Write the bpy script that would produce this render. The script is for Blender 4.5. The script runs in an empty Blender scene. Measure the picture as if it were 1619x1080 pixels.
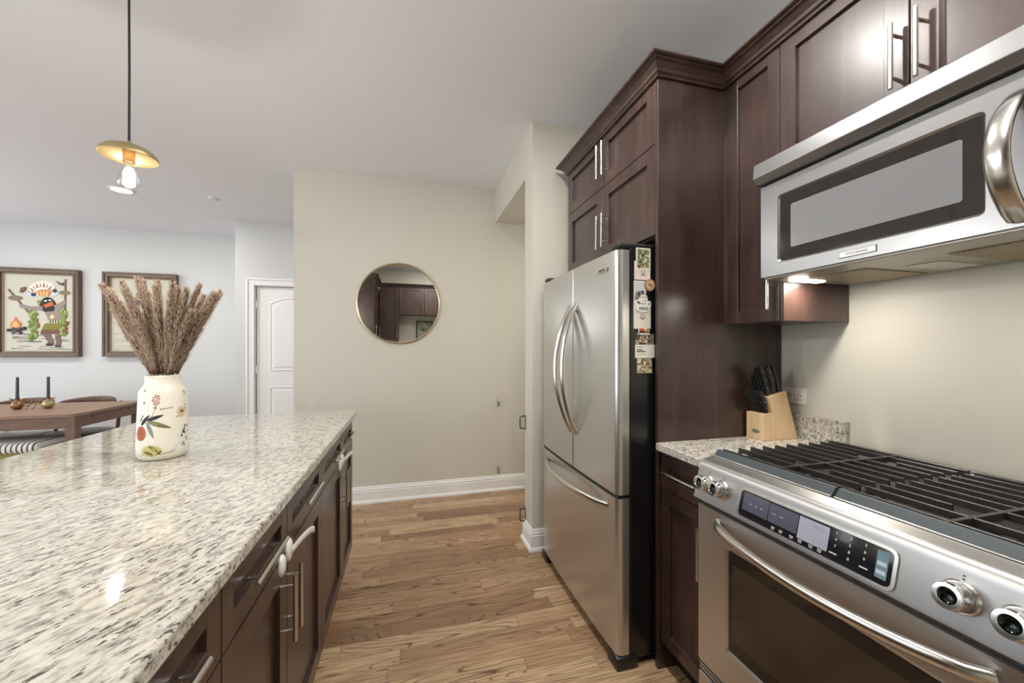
import bpy, bmesh, math, random
from mathutils import Vector, Matrix
random.seed(7)
PI = math.pi
sc = bpy.context.scene
COL = sc.collection

# ------------------------------------------------------------------ camera
F_PX, W_PX, H_PX = 615.0, 1619.0, 1080.0
CAM_H = 1.29
YAW = math.atan((809.5 - 645.0) / F_PX)
cam_d = bpy.data.cameras.new('camera')
cam_d.sensor_fit = 'HORIZONTAL'
cam_d.sensor_width = 36.0
cam_d.lens = F_PX / W_PX * 36.0
cam_d.shift_y = (552.0 - 540.0) / W_PX
cam_d.clip_start = 0.02
cam = bpy.data.objects.new('camera', cam_d)
cam.location = (0, 0, CAM_H)
cam.rotation_euler = (PI / 2, 0, -YAW)
COL.objects.link(cam)
sc.camera = cam

# ------------------------------------------------------------------ world, exposure
world = bpy.data.worlds.new('daylight')
sc.world = world
world.use_nodes = True
bg = world.node_tree.nodes['Background']
bg.inputs[0].default_value = (0.88, 0.94, 1.0, 1)
bg.inputs[1].default_value = 4.0
sc.view_settings.view_transform = 'Standard'
sc.view_settings.look = 'None'
sc.view_settings.gamma = 1.0
sc.view_settings.use_curve_mapping = False
sc.view_settings.exposure = 0.0
sc.cycles.use_denoising = True
sc.cycles.max_bounces = 12
sc.cycles.diffuse_bounces = 6
sc.cycles.glossy_bounces = 6
sc.cycles.sample_clamp_indirect = 6.0

CEIL = 2.745
CAN_POWER = 17.0
CANS = [(0.42, 1.30), (0.42, 0.30), (-4.0, 4.35), (-0.3, 4.35)]  # first one read from door glare; the others unseen, added for brightness

# ------------------------------------------------------------------ materials
def mat(name, col=(0.8, 0.8, 0.8), rough=0.5, metal=0.0, coat=0.0, coat_rough=0.1, spec=0.5, emit=None, estr=0.0):
    m = bpy.data.materials.new(name)
    m.use_nodes = True
    b = m.node_tree.nodes['Principled BSDF']
    b.inputs['Base Color'].default_value = (*col, 1)
    b.inputs['Roughness'].default_value = rough
    b.inputs['Metallic'].default_value = metal
    b.inputs['Coat Weight'].default_value = coat
    b.inputs['Coat Roughness'].default_value = coat_rough
    b.inputs['Specular IOR Level'].default_value = spec
    if emit:
        b.inputs['Emission Color'].default_value = (*emit, 1)
        b.inputs['Emission Strength'].default_value = estr
    return m

class NT:
    """small node-tree writer"""
    def __init__(s, m):
        s.t = m.node_tree
        s.b = s.t.nodes['Principled BSDF']
    def n(s, kind, **kw):
        nd = s.t.nodes.new(kind)
        for k, v in kw.items():
            setattr(nd, k, v)
        return nd
    def put(s, sock, v):
        if hasattr(v, 'is_output'):
            s.t.links.new(v, sock)
        else:
            sock.default_value = v
    def pos(s):
        return s.n('ShaderNodeNewGeometry').outputs['Position']
    def obj(s):
        return s.n('ShaderNodeTexCoord').outputs['Object']
    def mapping(s, vec, loc=(0, 0, 0), rot=(0, 0, 0), scale=(1, 1, 1)):
        nd = s.n('ShaderNodeMapping')
        s.put(nd.inputs[0], vec)
        nd.inputs[1].default_value = loc
        nd.inputs[2].default_value = rot
        nd.inputs[3].default_value = scale
        return nd.outputs[0]
    def noise(s, vec, scale, detail=3, rough=0.5, dist=0.0):
        nd = s.n('ShaderNodeTexNoise')
        s.put(nd.inputs['Vector'], vec)
        nd.inputs['Scale'].default_value = scale
        nd.inputs['Detail'].default_value = detail
        nd.inputs['Roughness'].default_value = rough
        nd.inputs['Distortion'].default_value = dist
        return nd.outputs['Fac']
    def math(s, op, a, b=0.0, c=0.0):
        nd = s.n('ShaderNodeMath', operation=op)
        s.put(nd.inputs[0], a); s.put(nd.inputs[1], b); s.put(nd.inputs[2], c)
        return nd.outputs[0]
    def ramp(s, fac, stops, interp='LINEAR'):
        nd = s.n('ShaderNodeValToRGB')
        s.put(nd.inputs[0], fac)
        r = nd.color_ramp
        r.interpolation = interp
        while len(r.elements) < len(stops):
            r.elements.new(0.5)
        for e, (p, c) in zip(r.elements, stops):
            e.position = p
            e.color = (c, c, c, 1) if isinstance(c, (int, float)) else (*c, 1)
        return nd.outputs[0]
    def mix(s, fac, a, b, blend='MIX'):
        nd = s.n('ShaderNodeMix', data_type='RGBA', blend_type=blend)
        s.put(nd.inputs[0], fac)
        s.put(nd.inputs[6], (*a, 1) if isinstance(a, tuple) and len(a) == 3 else a)
        s.put(nd.inputs[7], (*b, 1) if isinstance(b, tuple) and len(b) == 3 else b)
        return nd.outputs[2]
    def color(s, v): s.put(s.b.inputs['Base Color'], v)
    def rough(s, v): s.put(s.b.inputs['Roughness'], v)
    def bump(s, h, strength=0.2, dist=0.001):
        nd = s.n('ShaderNodeBump')
        nd.inputs['Strength'].default_value = strength
        nd.inputs['Distance'].default_value = dist
        s.put(nd.inputs['Height'], h)
        s.put(s.b.inputs['Normal'], nd.outputs[0])

def paint(name, col, rough=0.6, amp=0.03):
    m = mat(name, col, rough)
    t = NT(m)
    f = t.noise(t.pos(), 1.3, 2)
    t.color(t.mix(f, tuple(c * (1 - amp) for c in col), tuple(min(1, c * (1 + amp)) for c in col)))
    t.bump(t.noise(t.pos(), 260, 2), 0.06, 0.0006)
    return m

def granite(name, angle):
    """speckled granite whose grains lie along a direction turned from x by angle"""
    m = mat(name, rough=0.06, spec=0.6)
    t = NT(m)
    p = t.mapping(t.pos(), rot=(0, 0, -angle))
    q = t.mapping(p, scale=(0.45, 1.3, 1.0))
    base = t.ramp(t.noise(q, 62, 5, 0.65), [(0.34, (0.24, 0.23, 0.21)), (0.43, (0.43, 0.41, 0.365)), (0.53, (0.56, 0.54, 0.475)), (0.70, (0.67, 0.65, 0.595))])
    warm = t.ramp(t.noise(p, 7, 3), [(0.48, 0.0), (0.75, 0.4)])
    base = t.mix(warm, base, (0.55, 0.47, 0.34))
    rust = t.ramp(t.noise(t.mapping(p, loc=(2, 8, 3)), 30, 2), [(0.70, 0.0), (0.76, 0.5)])
    base = t.mix(rust, base, (0.24, 0.16, 0.14))
    grey = t.ramp(t.noise(t.mapping(q, loc=(3, 5, 1)), 95, 4, 0.62), [(0.55, 0.0), (0.64, 0.7)])
    base = t.mix(grey, base, (0.22, 0.215, 0.215))
    dark = t.ramp(t.noise(t.mapping(q, loc=(9, 2, 4)), 120, 4, 0.62), [(0.565, 0.0), (0.61, 0.95)])
    gate = t.ramp(t.noise(t.mapping(q, loc=(1, 7, 2)), 24, 3), [(0.34, 0.15), (0.52, 1.0)])
    base = t.mix(t.math('MULTIPLY', dark, gate), base, (0.045, 0.042, 0.042))
    t.color(base)
    return m

def cabinet_wood():
    m = mat('dark stained maple', rough=0.37, spec=0.5, coat=0.45, coat_rough=0.27)
    t = NT(m)
    q = t.mapping(t.pos(), scale=(9, 9, 0.9))
    f = t.noise(q, 2.2, 6, 0.6, 0.4)
    g = t.noise(t.pos(), 6, 3)
    c = t.ramp(f, [(0.3, (0.020, 0.0098, 0.0078)), (0.52, (0.038, 0.0185, 0.0142)), (0.75, (0.066, 0.034, 0.026))])
    c = t.mix(t.ramp(g, [(0.4, 0.0), (0.75, 0.35)]), c, (0.082, 0.043, 0.033))
    t.color(c)
    return m

def oak_floor():
    m = mat('oak strip floor', rough=0.33, spec=0.45)
    t = NT(m)
    p = t.pos()
    sep = t.n('ShaderNodeSeparateXYZ'); t.put(sep.inputs[0], p)
    X, Y = sep.outputs[0], sep.outputs[1]
    w, L = 0.083, 0.78
    yr = t.math('DIVIDE', Y, w)
    row = t.math('FLOOR', yr)
    wn = t.n('ShaderNodeTexWhiteNoise', noise_dimensions='1D'); t.put(wn.inputs['W'], row)
    xo = t.math('ADD', t.math('DIVIDE', X, L), t.math('MULTIPLY', wn.outputs[0], 17.0))
    cell = t.math('FLOOR', xo)
    comb = t.n('ShaderNodeCombineXYZ'); t.put(comb.inputs[0], cell); t.put(comb.inputs[1], row)
    wn2 = t.n('ShaderNodeTexWhiteNoise', noise_dimensions='2D'); t.put(wn2.inputs['Vector'], comb.outputs[0])
    rnd = wn2.outputs[0]
    # per board grain space
    off = t.n('ShaderNodeCombineXYZ'); t.put(off.inputs[0], t.math('MULTIPLY', rnd, 37.0)); t.put(off.inputs[1], t.math('MULTIPLY', rnd, 91.0)); t.put(off.inputs[2], t.math('MULTIPLY', rnd, 13.0))
    vadd = t.n('ShaderNodeVectorMath', operation='ADD'); t.put(vadd.inputs[0], p); t.put(vadd.inputs[1], off.outputs[0])
    q = vadd.outputs[0]
    # cathedral figure: contour lines of a smooth stretched noise field
    fld = t.noise(t.mapping(q, scale=(0.85, 9.5, 1)), 1.0, 1.6, 0.42, 0.25)
    rings = t.math('ABSOLUTE', t.math('SINE', t.math('MULTIPLY', fld, 78.0)))
    line = t.ramp(rings, [(0.0, 1.0), (0.2, 0.5), (0.42, 0.0)])
    fine = t.noise(t.mapping(q, scale=(6, 170, 1)), 1.0, 3, 0.6)
    base = t.ramp(rnd, [(0.0, (0.27, 0.158, 0.090)), (0.2, (0.38, 0.236, 0.135)), (0.7, (0.49, 0.325, 0.190)), (1.0, (0.62, 0.44, 0.27))])
    c = t.mix(t.ramp(fine, [(0.35, 0.6), (0.58, 0.0)]), base, (0.13, 0.070, 0.038))
    amt = t.ramp(t.noise(t.mapping(q, scale=(0.8, 4, 1)), 1.0, 1), [(0.36, 0.15), (0.56, 0.95)])
    c = t.mix(t.math('MULTIPLY', line, amt), c, (0.068, 0.034, 0.017))
    # board gaps
    fy = t.math('FRACT', yr)
    fx = t.math('FRACT', xo)
    gy = t.math('LESS_THAN', fy, 0.018)
    gx = t.math('LESS_THAN', fx, 0.0025)
    gap = t.math('MAXIMUM', gy, gx)
    c = t.mix(t.math('MULTIPLY', gap, 0.7), c, (0.03, 0.016, 0.009))
    t.color(c)
    t.rough(t.ramp(fine, [(0.3, 0.42), (0.7, 0.30)]))
    t.bump(t.math('SUBTRACT', t.math('MULTIPLY', fine, 0.3), gap), 0.25, 0.0008)
    return m

def steel(name, col=(0.60, 0.585, 0.56), rough=0.24, axis='z', wobble=0.0):
    m = mat(name, col, rough, 1.0)
    t = NT(m)
    if wobble:
        h = t.noise(t.mapping(t.pos(), scale=(1, 1, 0.45)), 3.2, 1)
        t.bump(h, wobble, 0.02)
    return m

def light_wood(name, a, b, axis='z', sc_=1.0):
    m = mat(name, a, 0.45)
    t = NT(m)
    s = {'z': (60, 60, 4), 'x': (4, 60, 60), 'y': (60, 4, 60)}[axis]
    f = t.noise(t.mapping(t.pos(), scale=tuple(v * sc_ for v in s)), 1.0, 4, 0.6, 0.3)
    t.color(t.ramp(f, [(0.3, a), (0.7, b)]))
    return m

M = {}
M['wall'] = paint('greige wall paint', (0.61, 0.59, 0.522), 0.55)
M['wall_daylit'] = paint('wall paint tinted by daylight', (0.60, 0.607, 0.60), 0.55)  # same paint as the kitchen walls, bluish daylight put into its colour
M['ceiling'] = paint('white ceiling paint', (0.80, 0.82, 0.865), 0.7)
M['trim'] = mat('white trim enamel', (0.82, 0.82, 0.81), 0.32)
M['granite'] = granite('speckled granite of the island', math.radians(60))
M['granite_small'] = granite('speckled granite of the worktop', math.radians(24))
M['cab'] = cabinet_wood()
M['cab_dark'] = mat('dark toe kick', (0.02, 0.01, 0.008), 0.6)  # plain dark colour of the toe kicks
M['floor'] = oak_floor()
M['steel'] = steel('brushed stainless of the fridge', (0.60, 0.59, 0.565), 0.27, 'y', 0.10)
M['steel'].node_tree.nodes['Principled BSDF'].inputs['Metallic'].default_value = 0.86
M['steel_h'] = steel('brushed stainless horizontal', (0.58, 0.575, 0.57), 0.33, 'y')
M['steel_h'].node_tree.nodes['Principled BSDF'].inputs['Metallic'].default_value = 0.93
M['steel_mw'] = steel('brushed stainless of the microwave', (0.41, 0.415, 0.425), 0.30, 'y')
M['steel_mw'].node_tree.nodes['Principled BSDF'].inputs['Metallic'].default_value = 0.95
M['nickel'] = mat('brushed nickel', (0.70, 0.68, 0.64), 0.24, 1.0)
M['chrome'] = mat('polished chrome', (0.80, 0.80, 0.80), 0.08, 1.0)
M['dish'] = mat('knob dish painted reflection', (0.035, 0.045, 0.042), 0.12, 0.9)  # dark reflection in the hollow chrome face, put into the colour
M['black'] = mat('black plastic', (0.012, 0.012, 0.013), 0.35)
M['black_gloss'] = mat('black textured fridge side', (0.008, 0.008, 0.009), 0.22, spec=0.6)
M['iron'] = mat('cast iron grate', (0.018, 0.0165, 0.0165), 0.36, spec=0.6)
M['iron_lip'] = mat('satin grey enamel', (0.050, 0.062, 0.072), 0.42, spec=0.5)
M['glass_dark'] = mat('dark oven glass', (0.016, 0.012, 0.010), 0.05, spec=0.6)
M['glass_panel'] = mat('black display glass', (0.012, 0.012, 0.016), 0.06, spec=0.6)
M['lcd'] = mat('lavender lcd', (0.38, 0.38, 0.48), 0.12)
M['lcd_dark'] = mat('smoky lcd', (0.09, 0.09, 0.13), 0.1)
M['print'] = mat('white printing', (0.75, 0.75, 0.75), 0.5)
M['print_dark'] = mat('dark printing', (0.05, 0.05, 0.05), 0.5)
M['plastic_white'] = mat('white plastic', (0.80, 0.79, 0.76), 0.35)
M['plate'] = mat('satin badge metal', (0.78, 0.78, 0.79), 0.45, 0.15)
M['brass'] = mat('satin brass', (0.46, 0.37, 0.20), 0.42, 0.9)
M['brass_dark'] = mat('aged brass', (0.30, 0.19, 0.10), 0.42, 0.95)
M['gold_pale'] = mat('pale gold', (0.74, 0.65, 0.46), 0.3, 1.0)
M['cord'] = mat('black fabric cord', (0.015, 0.015, 0.017), 0.8)
M['mirror'] = mat('silvered mirror', (0.80, 0.79, 0.76), 0.0, 1.0)
M['oak_block'] = light_wood('pale block wood', (0.60, 0.41, 0.22), (0.72, 0.54, 0.34), 'z')
M['table'] = light_wood('walnut table top', (0.20, 0.115, 0.075), (0.30, 0.19, 0.125), 'x')
M['table_dark'] = light_wood('walnut table frame', (0.13, 0.072, 0.048), (0.20, 0.115, 0.078), 'x')
M['chair'] = light_wood('walnut chair wood', (0.09, 0.048, 0.032), (0.15, 0.083, 0.055), 'z')
M['seat'] = mat('grey leather', (0.15, 0.135, 0.12), 0.5)
M['seat_lit'] = mat('seat leather lightened as lit', (0.50, 0.51, 0.53), 0.45)  # same seat as the other chair, bright sheen put into the colour
M['candle'] = mat('slate blue wax', (0.035, 0.05, 0.065), 0.5)
M['olive'] = mat('olive fabric', (0.24, 0.22, 0.06), 0.85)
M['vase'] = mat('cream glazed ceramic', (0.80, 0.76, 0.66), 0.12, spec=0.6)

def mesh_filter():
    m = mat('aluminium mesh filter', (0.42, 0.35, 0.25), 0.5, 0.8)
    t = NT(m)
    v = t.n('ShaderNodeTexVoronoi'); t.put(v.inputs['Vector'], t.mapping(t.pos(), scale=(110, 38, 1)))
    t.color(t.ramp(v.outputs['Distance'], [(0.1, (0.08, 0.06, 0.04)), (0.55, (0.36, 0.29, 0.20))]))
    t.bump(v.outputs['Distance'], 0.5, 0.002)
    return m
M['filter'] = mesh_filter()

def mesh_screen():
    m = mat('perforated oven screen', (0.2, 0.2, 0.21), 0.18)
    t = NT(m)
    v = t.n('ShaderNodeTexVoronoi', feature='F1'); v.inputs['Randomness'].default_value = 0.0
    t.put(v.inputs['Vector'], t.mapping(t.pos(), scale=(1, 480, 480)))
    t.color(t.ramp(v.outputs['Distance'], [(0.3, (0.10, 0.10, 0.105)), (0.5, (0.27, 0.275, 0.285))]))
    return m
M['screen'] = mesh_screen()

def striped():
    m = mat('striped woven cover', (0.75, 0.74, 0.72), 0.9)
    t = NT(m)
    sep = t.n('ShaderNodeSeparateXYZ'); t.put(sep.inputs[0], t.pos())
    f = t.math('FRACT', t.math('MULTIPLY', sep.outputs[0], 30.0))
    t.color(t.mix(t.math('LESS_THAN', f, 0.36), (0.78, 0.77, 0.74), (0.10, 0.095, 0.085)))
    return m
M['striped'] = striped()

def glass_clear():
    m = bpy.data.materials.new('clear bulb glass')
    m.use_nodes = True
    t = m.node_tree
    t.nodes.clear()
    o = t.nodes.new('ShaderNodeOutputMaterial')
    mx = t.nodes.new('ShaderNodeMixShader')
    tr = t.nodes.new('ShaderNodeBsdfTransparent')
    gl = t.nodes.new('ShaderNodeBsdfGlossy'); gl.inputs['Roughness'].default_value = 0.02
    lw = t.nodes.new('ShaderNodeLayerWeight'); lw.inputs[0].default_value = 0.25
    t.links.new(lw.outputs['Facing'], mx.inputs[0])
    t.links.new(tr.outputs[0], mx.inputs[1]); t.links.new(gl.outputs[0], mx.inputs[2])
    t.links.new(mx.outputs[0], o.inputs[0])
    return m
M['bulb'] = glass_clear()
M['glow'] = mat('glowing filament', (1, 1, 1), 0.5, emit=(1.0, 0.95, 0.87), estr=30.0)
M['lens'] = mat('lit lamp lens', (1, 1, 1), 0.5, emit=(1.0, 0.95, 0.86), estr=40.0)

def plume():
    m = mat('dried plume fibre', (0.20, 0.12, 0.08), 0.85)
    t = NT(m)
    f = t.noise(t.pos(), 150, 3)
    t.color(t.ramp(f, [(0.3, (0.075, 0.040, 0.028)), (0.52, (0.17, 0.100, 0.068)), (0.78, (0.40, 0.28, 0.20))]))
    return m
M['plume'] = plume()
M['plume_pale'] = mat('pale plume fibre', (0.52, 0.40, 0.30), 0.9)
M['stem'] = mat('dry stem', (0.42, 0.33, 0.20), 0.7)
M['canvas'] = mat('cream woven canvas', (0.58, 0.56, 0.47), 0.9)
M['frame'] = light_wood('brown picture frame wood', (0.085, 0.052, 0.035), (0.15, 0.095, 0.065), 'z')
M['frame_tan'] = light_wood('tan picture frame bead', (0.26, 0.19, 0.13), (0.36, 0.28, 0.19), 'z')
FLAT = {}
def flat(r, g, b):
    k = (r, g, b)
    if k not in FLAT:
        s = [((c / 255) / 12.92 if c / 255 <= 0.04045 else ((c / 255 + 0.055) / 1.055) ** 2.4) for c in k]
        FLAT[k] = mat('pigment', tuple(s), 0.7)
    return FLAT[k]

# ------------------------------------------------------------------ mesh helpers
def box(bm, x0, x1, y0, y1, z0, z1, bev=0.0, seg=2, mi=0):
    vs = [bm.verts.new((x, y, z)) for x in (x0, x1) for y in (y0, y1) for z in (z0, z1)]
    fs = [(0, 1, 3, 2), (4, 6, 7, 5), (0, 4, 5, 1), (2, 3, 7, 6), (0, 2, 6, 4), (1, 5, 7, 3)]
    faces = [bm.faces.new([vs[i] for i in f]) for f in fs]
    for f in faces: f.material_index = mi
    if bev > 0:
        es = list({e for f in faces for e in f.edges})
        r = bmesh.ops.bevel(bm, geom=es, offset=bev, segments=seg, profile=0.5, affect='EDGES')
        for f in r['faces']: f.material_index = mi
    return vs

def prism(bm, pts, axis, a0, a1, bev=0.0, mi=0, seg=2):
    """closed 2D outline extruded along an axis: 'y' takes (x,z), 'x' takes (y,z), 'z' takes (x,y)"""
    def P(p, a):
        return {'y': (p[0], a, p[1]), 'x': (a, p[0], p[1]), 'z': (p[0], p[1], a)}[axis]
    A = [bm.verts.new(P(p, a0)) for p in pts]
    B = [bm.verts.new(P(p, a1)) for p in pts]
    n = len(pts)
    fs = [bm.faces.new(A), bm.faces.new(B[::-1])]
    for i in range(n):
        fs.append(bm.faces.new((A[i], B[i], B[(i + 1) % n], A[(i + 1) % n])))
    for f in fs: f.material_index = mi
    if bev > 0:
        es = list({e for f in fs for e in f.edges})
        bmesh.ops.bevel(bm, geom=es, offset=bev, segments=seg, profile=0.5, affect='EDGES')

def tube(bm, pts, r, seg=10, cap=True, mi=0, flat_=None):
    """round bar along a polyline; r is a number or list; flat_=(a,b,upvec) makes an elliptical section"""
    pts = [Vector(p) for p in pts]
    n = len(pts)
    rs = r if isinstance(r, (list, tuple)) else [r] * n
    rings = []
    up = None
    for i, p in enumerate(pts):
        d = (pts[min(i + 1, n - 1)] - pts[max(i - 1, 0)]).normalized()
        if flat_ is not None:
            u = Vector(flat_[2]); u = (u - d * u.dot(d)).normalized()
        elif up is None:
            u = d.orthogonal().normalized()
        else:
            u = (up - d * up.dot(d)).normalized()
        up = u
        v = d.cross(u)
        ka, kb = (flat_[0], flat_[1]) if flat_ is not None else (1, 1)
        rings.append([bm.verts.new(p + u * (math.cos(2 * PI * k / seg) * rs[i] * ka) + v * (math.sin(2 * PI * k / seg) * rs[i] * kb)) for k in range(seg)])
    for a, b in zip(rings, rings[1:]):
        for k in range(seg):
            f = bm.faces.new((a[k], a[(k + 1) % seg], b[(k + 1) % seg], b[k])); f.material_index = mi; f.smooth = True
    if cap:
        f = bm.faces.new(rings[0][::-1]); f.material_index = mi
        f = bm.faces.new(rings[-1]); f.material_index = mi

def lathe(bm, prof, c=(0, 0, 0), seg=32, axis=(0, 0, 1), mi=0, close=False):
    """profile [(r, h)] turned about an axis through c"""
    ax = Vector(axis).normalized()
    u = ax.orthogonal().normalized(); v = ax.cross(u)
    c = Vector(c)
    rings = []
    for r, h in prof:
        if r < 1e-6:
            rings.append([bm.verts.new(c + ax * h)])
        else:
            rings.append([bm.verts.new(c + ax * h + u * (r * math.cos(2 * PI * k / seg)) + v * (r * math.sin(2 * PI * k / seg))) for k in range(seg)])
    pairs = list(zip(rings, rings[1:]))
    if close: pairs.append((rings[-1], rings[0]))
    for a, b in pairs:
        for k in range(seg):
            k2 = (k + 1) % seg
            if len(a) == 1 and len(b) == 1: continue
            if len(a) == 1: f = bm.faces.new((a[0], b[k2], b[k]))
            elif len(b) == 1: f = bm.faces.new((a[k], a[k2], b[0]))
            else: f = bm.faces.new((a[k], a[k2], b[k2], b[k]))
            f.material_index = mi; f.smooth = True

def finish(bm, name, mats, smooth=None, recalc=True):
    if recalc: bmesh.ops.recalc_face_normals(bm, faces=bm.faces[:])
    me = bpy.data.meshes.new(name)
    bm.to_mesh(me); bm.free()
    for m in (mats if isinstance(mats, (list, tuple)) else [mats]):
        me.materials.append(m)
    if smooth is not None:
        for p in me.polygons: p.use_smooth = True
        me.set_sharp_from_angle(angle=math.radians(smooth))
    return me

def root_of(o):
    while o.parent: o = o.parent
    return o

def part(name, bm, mats, parent=None, smooth=None, label=None, local=False, recalc=True, kind=None):
    me = finish(bm, name, mats, smooth, recalc)
    o = bpy.data.objects.new(name, me)
    COL.objects.link(o)
    if parent:
        if not local:
            me.transform(Matrix.Translation(-root_of(parent).location))
        o.parent = parent
    if label: o['label'] = label
    if kind: o['kind'] = kind
    return o

def thing(name, label, cat, loc=(0, 0, 0), group=None, rotz=0):
    o = bpy.data.objects.new(name, None)
    o.empty_display_size = 0.05
    COL.objects.link(o)
    o.location = loc; o.rotation_euler = (0, 0, rotz)
    o['label'] = label; o['category'] = cat
    if group: o['group'] = group
    return o

def tag(o, label, cat, group=None):
    o['label'] = label; o['category'] = cat
    if group: o['group'] = group
    return o

def struct(name, bm, m, parent=None, smooth=None):
    o = part(name, bm, m, parent, smooth)
    if not parent: o['kind'] = 'structure'
    return o

def light(name, kind, loc, power, parent=None, color=(1, 0.93, 0.83), size=0.1, rot=(0, 0, 0), spread=None):
    d = bpy.data.lights.new(name, kind)
    d.energy = power; d.color = color
    if kind == 'AREA':
        d.shape = 'DISK'; d.size = size
        if spread: d.spread = spread
    else:
        d.shadow_soft_size = size
    o = bpy.data.objects.new(name, d)
    COL.objects.link(o)
    o.rotation_euler = rot
    if parent:
        o.parent = parent
        o.location = Vector(loc) - root_of(parent).location
    else:
        o.location = loc
    return o

def text_bm(bm, s, size, origin, right, up, depth=0.0004, mi=0, align='CENTER', bold=0.0):
    cu = bpy.data.curves.new('lettering', 'FONT')
    cu.body = s; cu.size = size; cu.align_x = align; cu.align_y = 'CENTER'; cu.extrude = depth; cu.offset = bold
    cu.resolution_u = 3
    tmp = bpy.data.objects.new('lettering', cu)
    COL.objects.link(tmp)
    bpy.context.view_layer.update()
    me = bpy.data.meshes.new_from_object(tmp.evaluated_get(bpy.context.evaluated_depsgraph_get()))
    bpy.data.objects.remove(tmp); bpy.data.curves.remove(cu)
    r, u = Vector(right).normalized(), Vector(up).normalized()
    n = r.cross(u)
    mx = Matrix((r, u, n)).transposed().to_4x4(); mx.translation = Vector(origin)
    me.transform(mx)
    old = set(bm.faces)
    bm.from_mesh(me)
    for f in bm.faces:
        if f not in old: f.material_index = mi
    bpy.data.meshes.remove(me)

def poly(bm, pts, mi=0):
    f = bm.faces.new([bm.verts.new(p) for p in pts]); f.material_index = mi
    return f

# mapped boxes for cabinet fronts: (u, w, d) = along the run, up, out of the face
def fmap(face, pos):
    if face == '-x': return lambda u, w, d: (pos - d, u, w)
    if face == '+x': return lambda u, w, d: (pos + d, u, w)
    if face == '+y': return lambda u, w, d: (u, pos + d, w)
def fbox(bm, mp, u0, u1, w0, w1, d0, d1, bev=0.0):
    a = mp(u0, w0, d0); b = mp(u1, w1, d1)
    box(bm, min(a[0], b[0]), max(a[0], b[0]), min(a[1], b[1]), max(a[1], b[1]), min(a[2], b[2]), max(a[2], b[2]), bev)

def shaker(face, pos, u0, u1, w0, w1, rail=0.057, thick=0.022, recess=0.013):
    """a framed front whose outer plane is at pos"""
    bm = bmesh.new(); mp = fmap(face, pos)
    e = 0.0012
    fbox(bm, mp, u0, u0 + rail, w0, w1, -thick, 0, e)
    fbox(bm, mp, u1 - rail, u1, w0, w1, -thick, 0, e)
    fbox(bm, mp, u0 + rail - 0.002, u1 - rail + 0.002, w0, w0 + rail, -thick, -0.0003, e)
    fbox(bm, mp, u0 + rail - 0.002, u1 - rail + 0.002, w1 - rail, w1, -thick, -0.0003, e)
    fbox(bm, mp, u0 + rail - 0.004, u1 - rail + 0.004, w0 + rail - 0.004, w1 - rail + 0.004, -thick + 0.001, -recess)
    return bm

def pull(face, pos, u, w, length, vert=True, r=0.0060, stand=0.028):
    """bar pull standing off the plane pos, centred at (u, w)"""
    bm = bmesh.new(); mp = fmap(face, pos)
    h = length / 2; q = h - min(0.03, length * 0.2)
    A = (lambda t: mp(u, w + t, stand)) if vert else (lambda t: mp(u + t, w, stand))
    B = (lambda t: mp(u, w + t, -0.002)) if vert else (lambda t: mp(u + t, w, -0.002))
    tube(bm, [A(-h), A(h)], r, 12)
    for s in (-q, q): tube(bm, [B(s), A(s)], r * 0.75, 10)
    return bm

def add_front(kind, cabinet, face, pos, u0, u1, w0, w1, hu, hw, hl, vert, rail=0.057, out=0.0):
    d = part(kind, shaker(face, pos, u0, u1, w0, w1, rail), M['cab'], cabinet)
    part('handle', pull(face, pos, hu, hw, hl, vert), M['nickel'], d, smooth=40, label='brushed nickel bar handle')
    return d

# ------------------------------------------------------------------ the setting
XL, YB = -5.6, -4.0          # outer left wall, rear wall of the living side
bm = bmesh.new(); box(bm, XL - 0.1, 3.1, YB - 0.1, 5.9, -0.06, 0.0); struct('floor', bm, M['floor'])
bm = bmesh.new(); box(bm, XL - 0.1, 3.1, YB - 0.1, 5.9, CEIL, CEIL + 0.08); struct('ceiling', bm, M['ceiling'])
bm = bmesh.new(); box(bm, 1.605, 1.705, -0.6, 2.37, 0, CEIL); struct('wall_right', bm, M['wall'])
bm = bmesh.new()
box(bm, 0.77, 1.705, 2.37, 2.535, 0, CEIL)                         # pier that closes the fridge alcove
box(bm, 0.77, 3.0, 2.5351, 3.468, 2.444, CEIL)                       # dropped bulkhead over the passage
struct('wall_passage', bm, M['wall'])
bm = bmesh.new(); box(bm, 3.0, 3.1, 2.3, 3.6, 0, CEIL); struct('wall_passage_end', bm, M['wall'])
bm = bmesh.new(); box(bm, 1.7051, 3.0, 2.435, 2.535, 0, CEIL); struct('wall_passage_near', bm, M['wall'])
bm = bmesh.new(); box(bm, -0.886, 3.0, 3.468, 3.588, 0, CEIL); struct('wall_far', bm, M['wall'])
bm = bmesh.new()
box(bm, -1.90, -1.735, 5.09, 5.77, 0, CEIL); box(bm, -0.925, 3.0, 5.09, 5.77, 0, CEIL); box(bm, -1.735, -0.925, 5.09, 5.77, 2.045, CEIL)
box(bm, -1.735, -0.925, 5.2, 5.77, 0, 2.045)
struct('wall_hall', bm, M['wall_daylit'])
bm = bmesh.new(); box(bm, XL, -1.90, 5.77, 5.87, 0, CEIL); struct('wall_dining', bm, M['wall_daylit'])
bm = bmesh.new(); box(bm, 3.0, 3.1, 3.6, 5.77, 0, CEIL); struct('wall_hall_end', bm, M['wall_daylit'])
bm = bmesh.new(); box(bm, -0.97, 1.705, -0.7, -0.6, 0, CEIL); struct('wall_back', bm, M['wall'])
bm = bmesh.new(); box(bm, -0.97, -0.85, -0.6, 0.60, 0, CEIL); struct('wall_stub', bm, M['wall'])
bm = bmesh.new(); box(bm, -0.97, -0.85, YB, -0.7001, 0, CEIL); struct('wall_living', bm, M['wall_daylit'])

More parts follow.
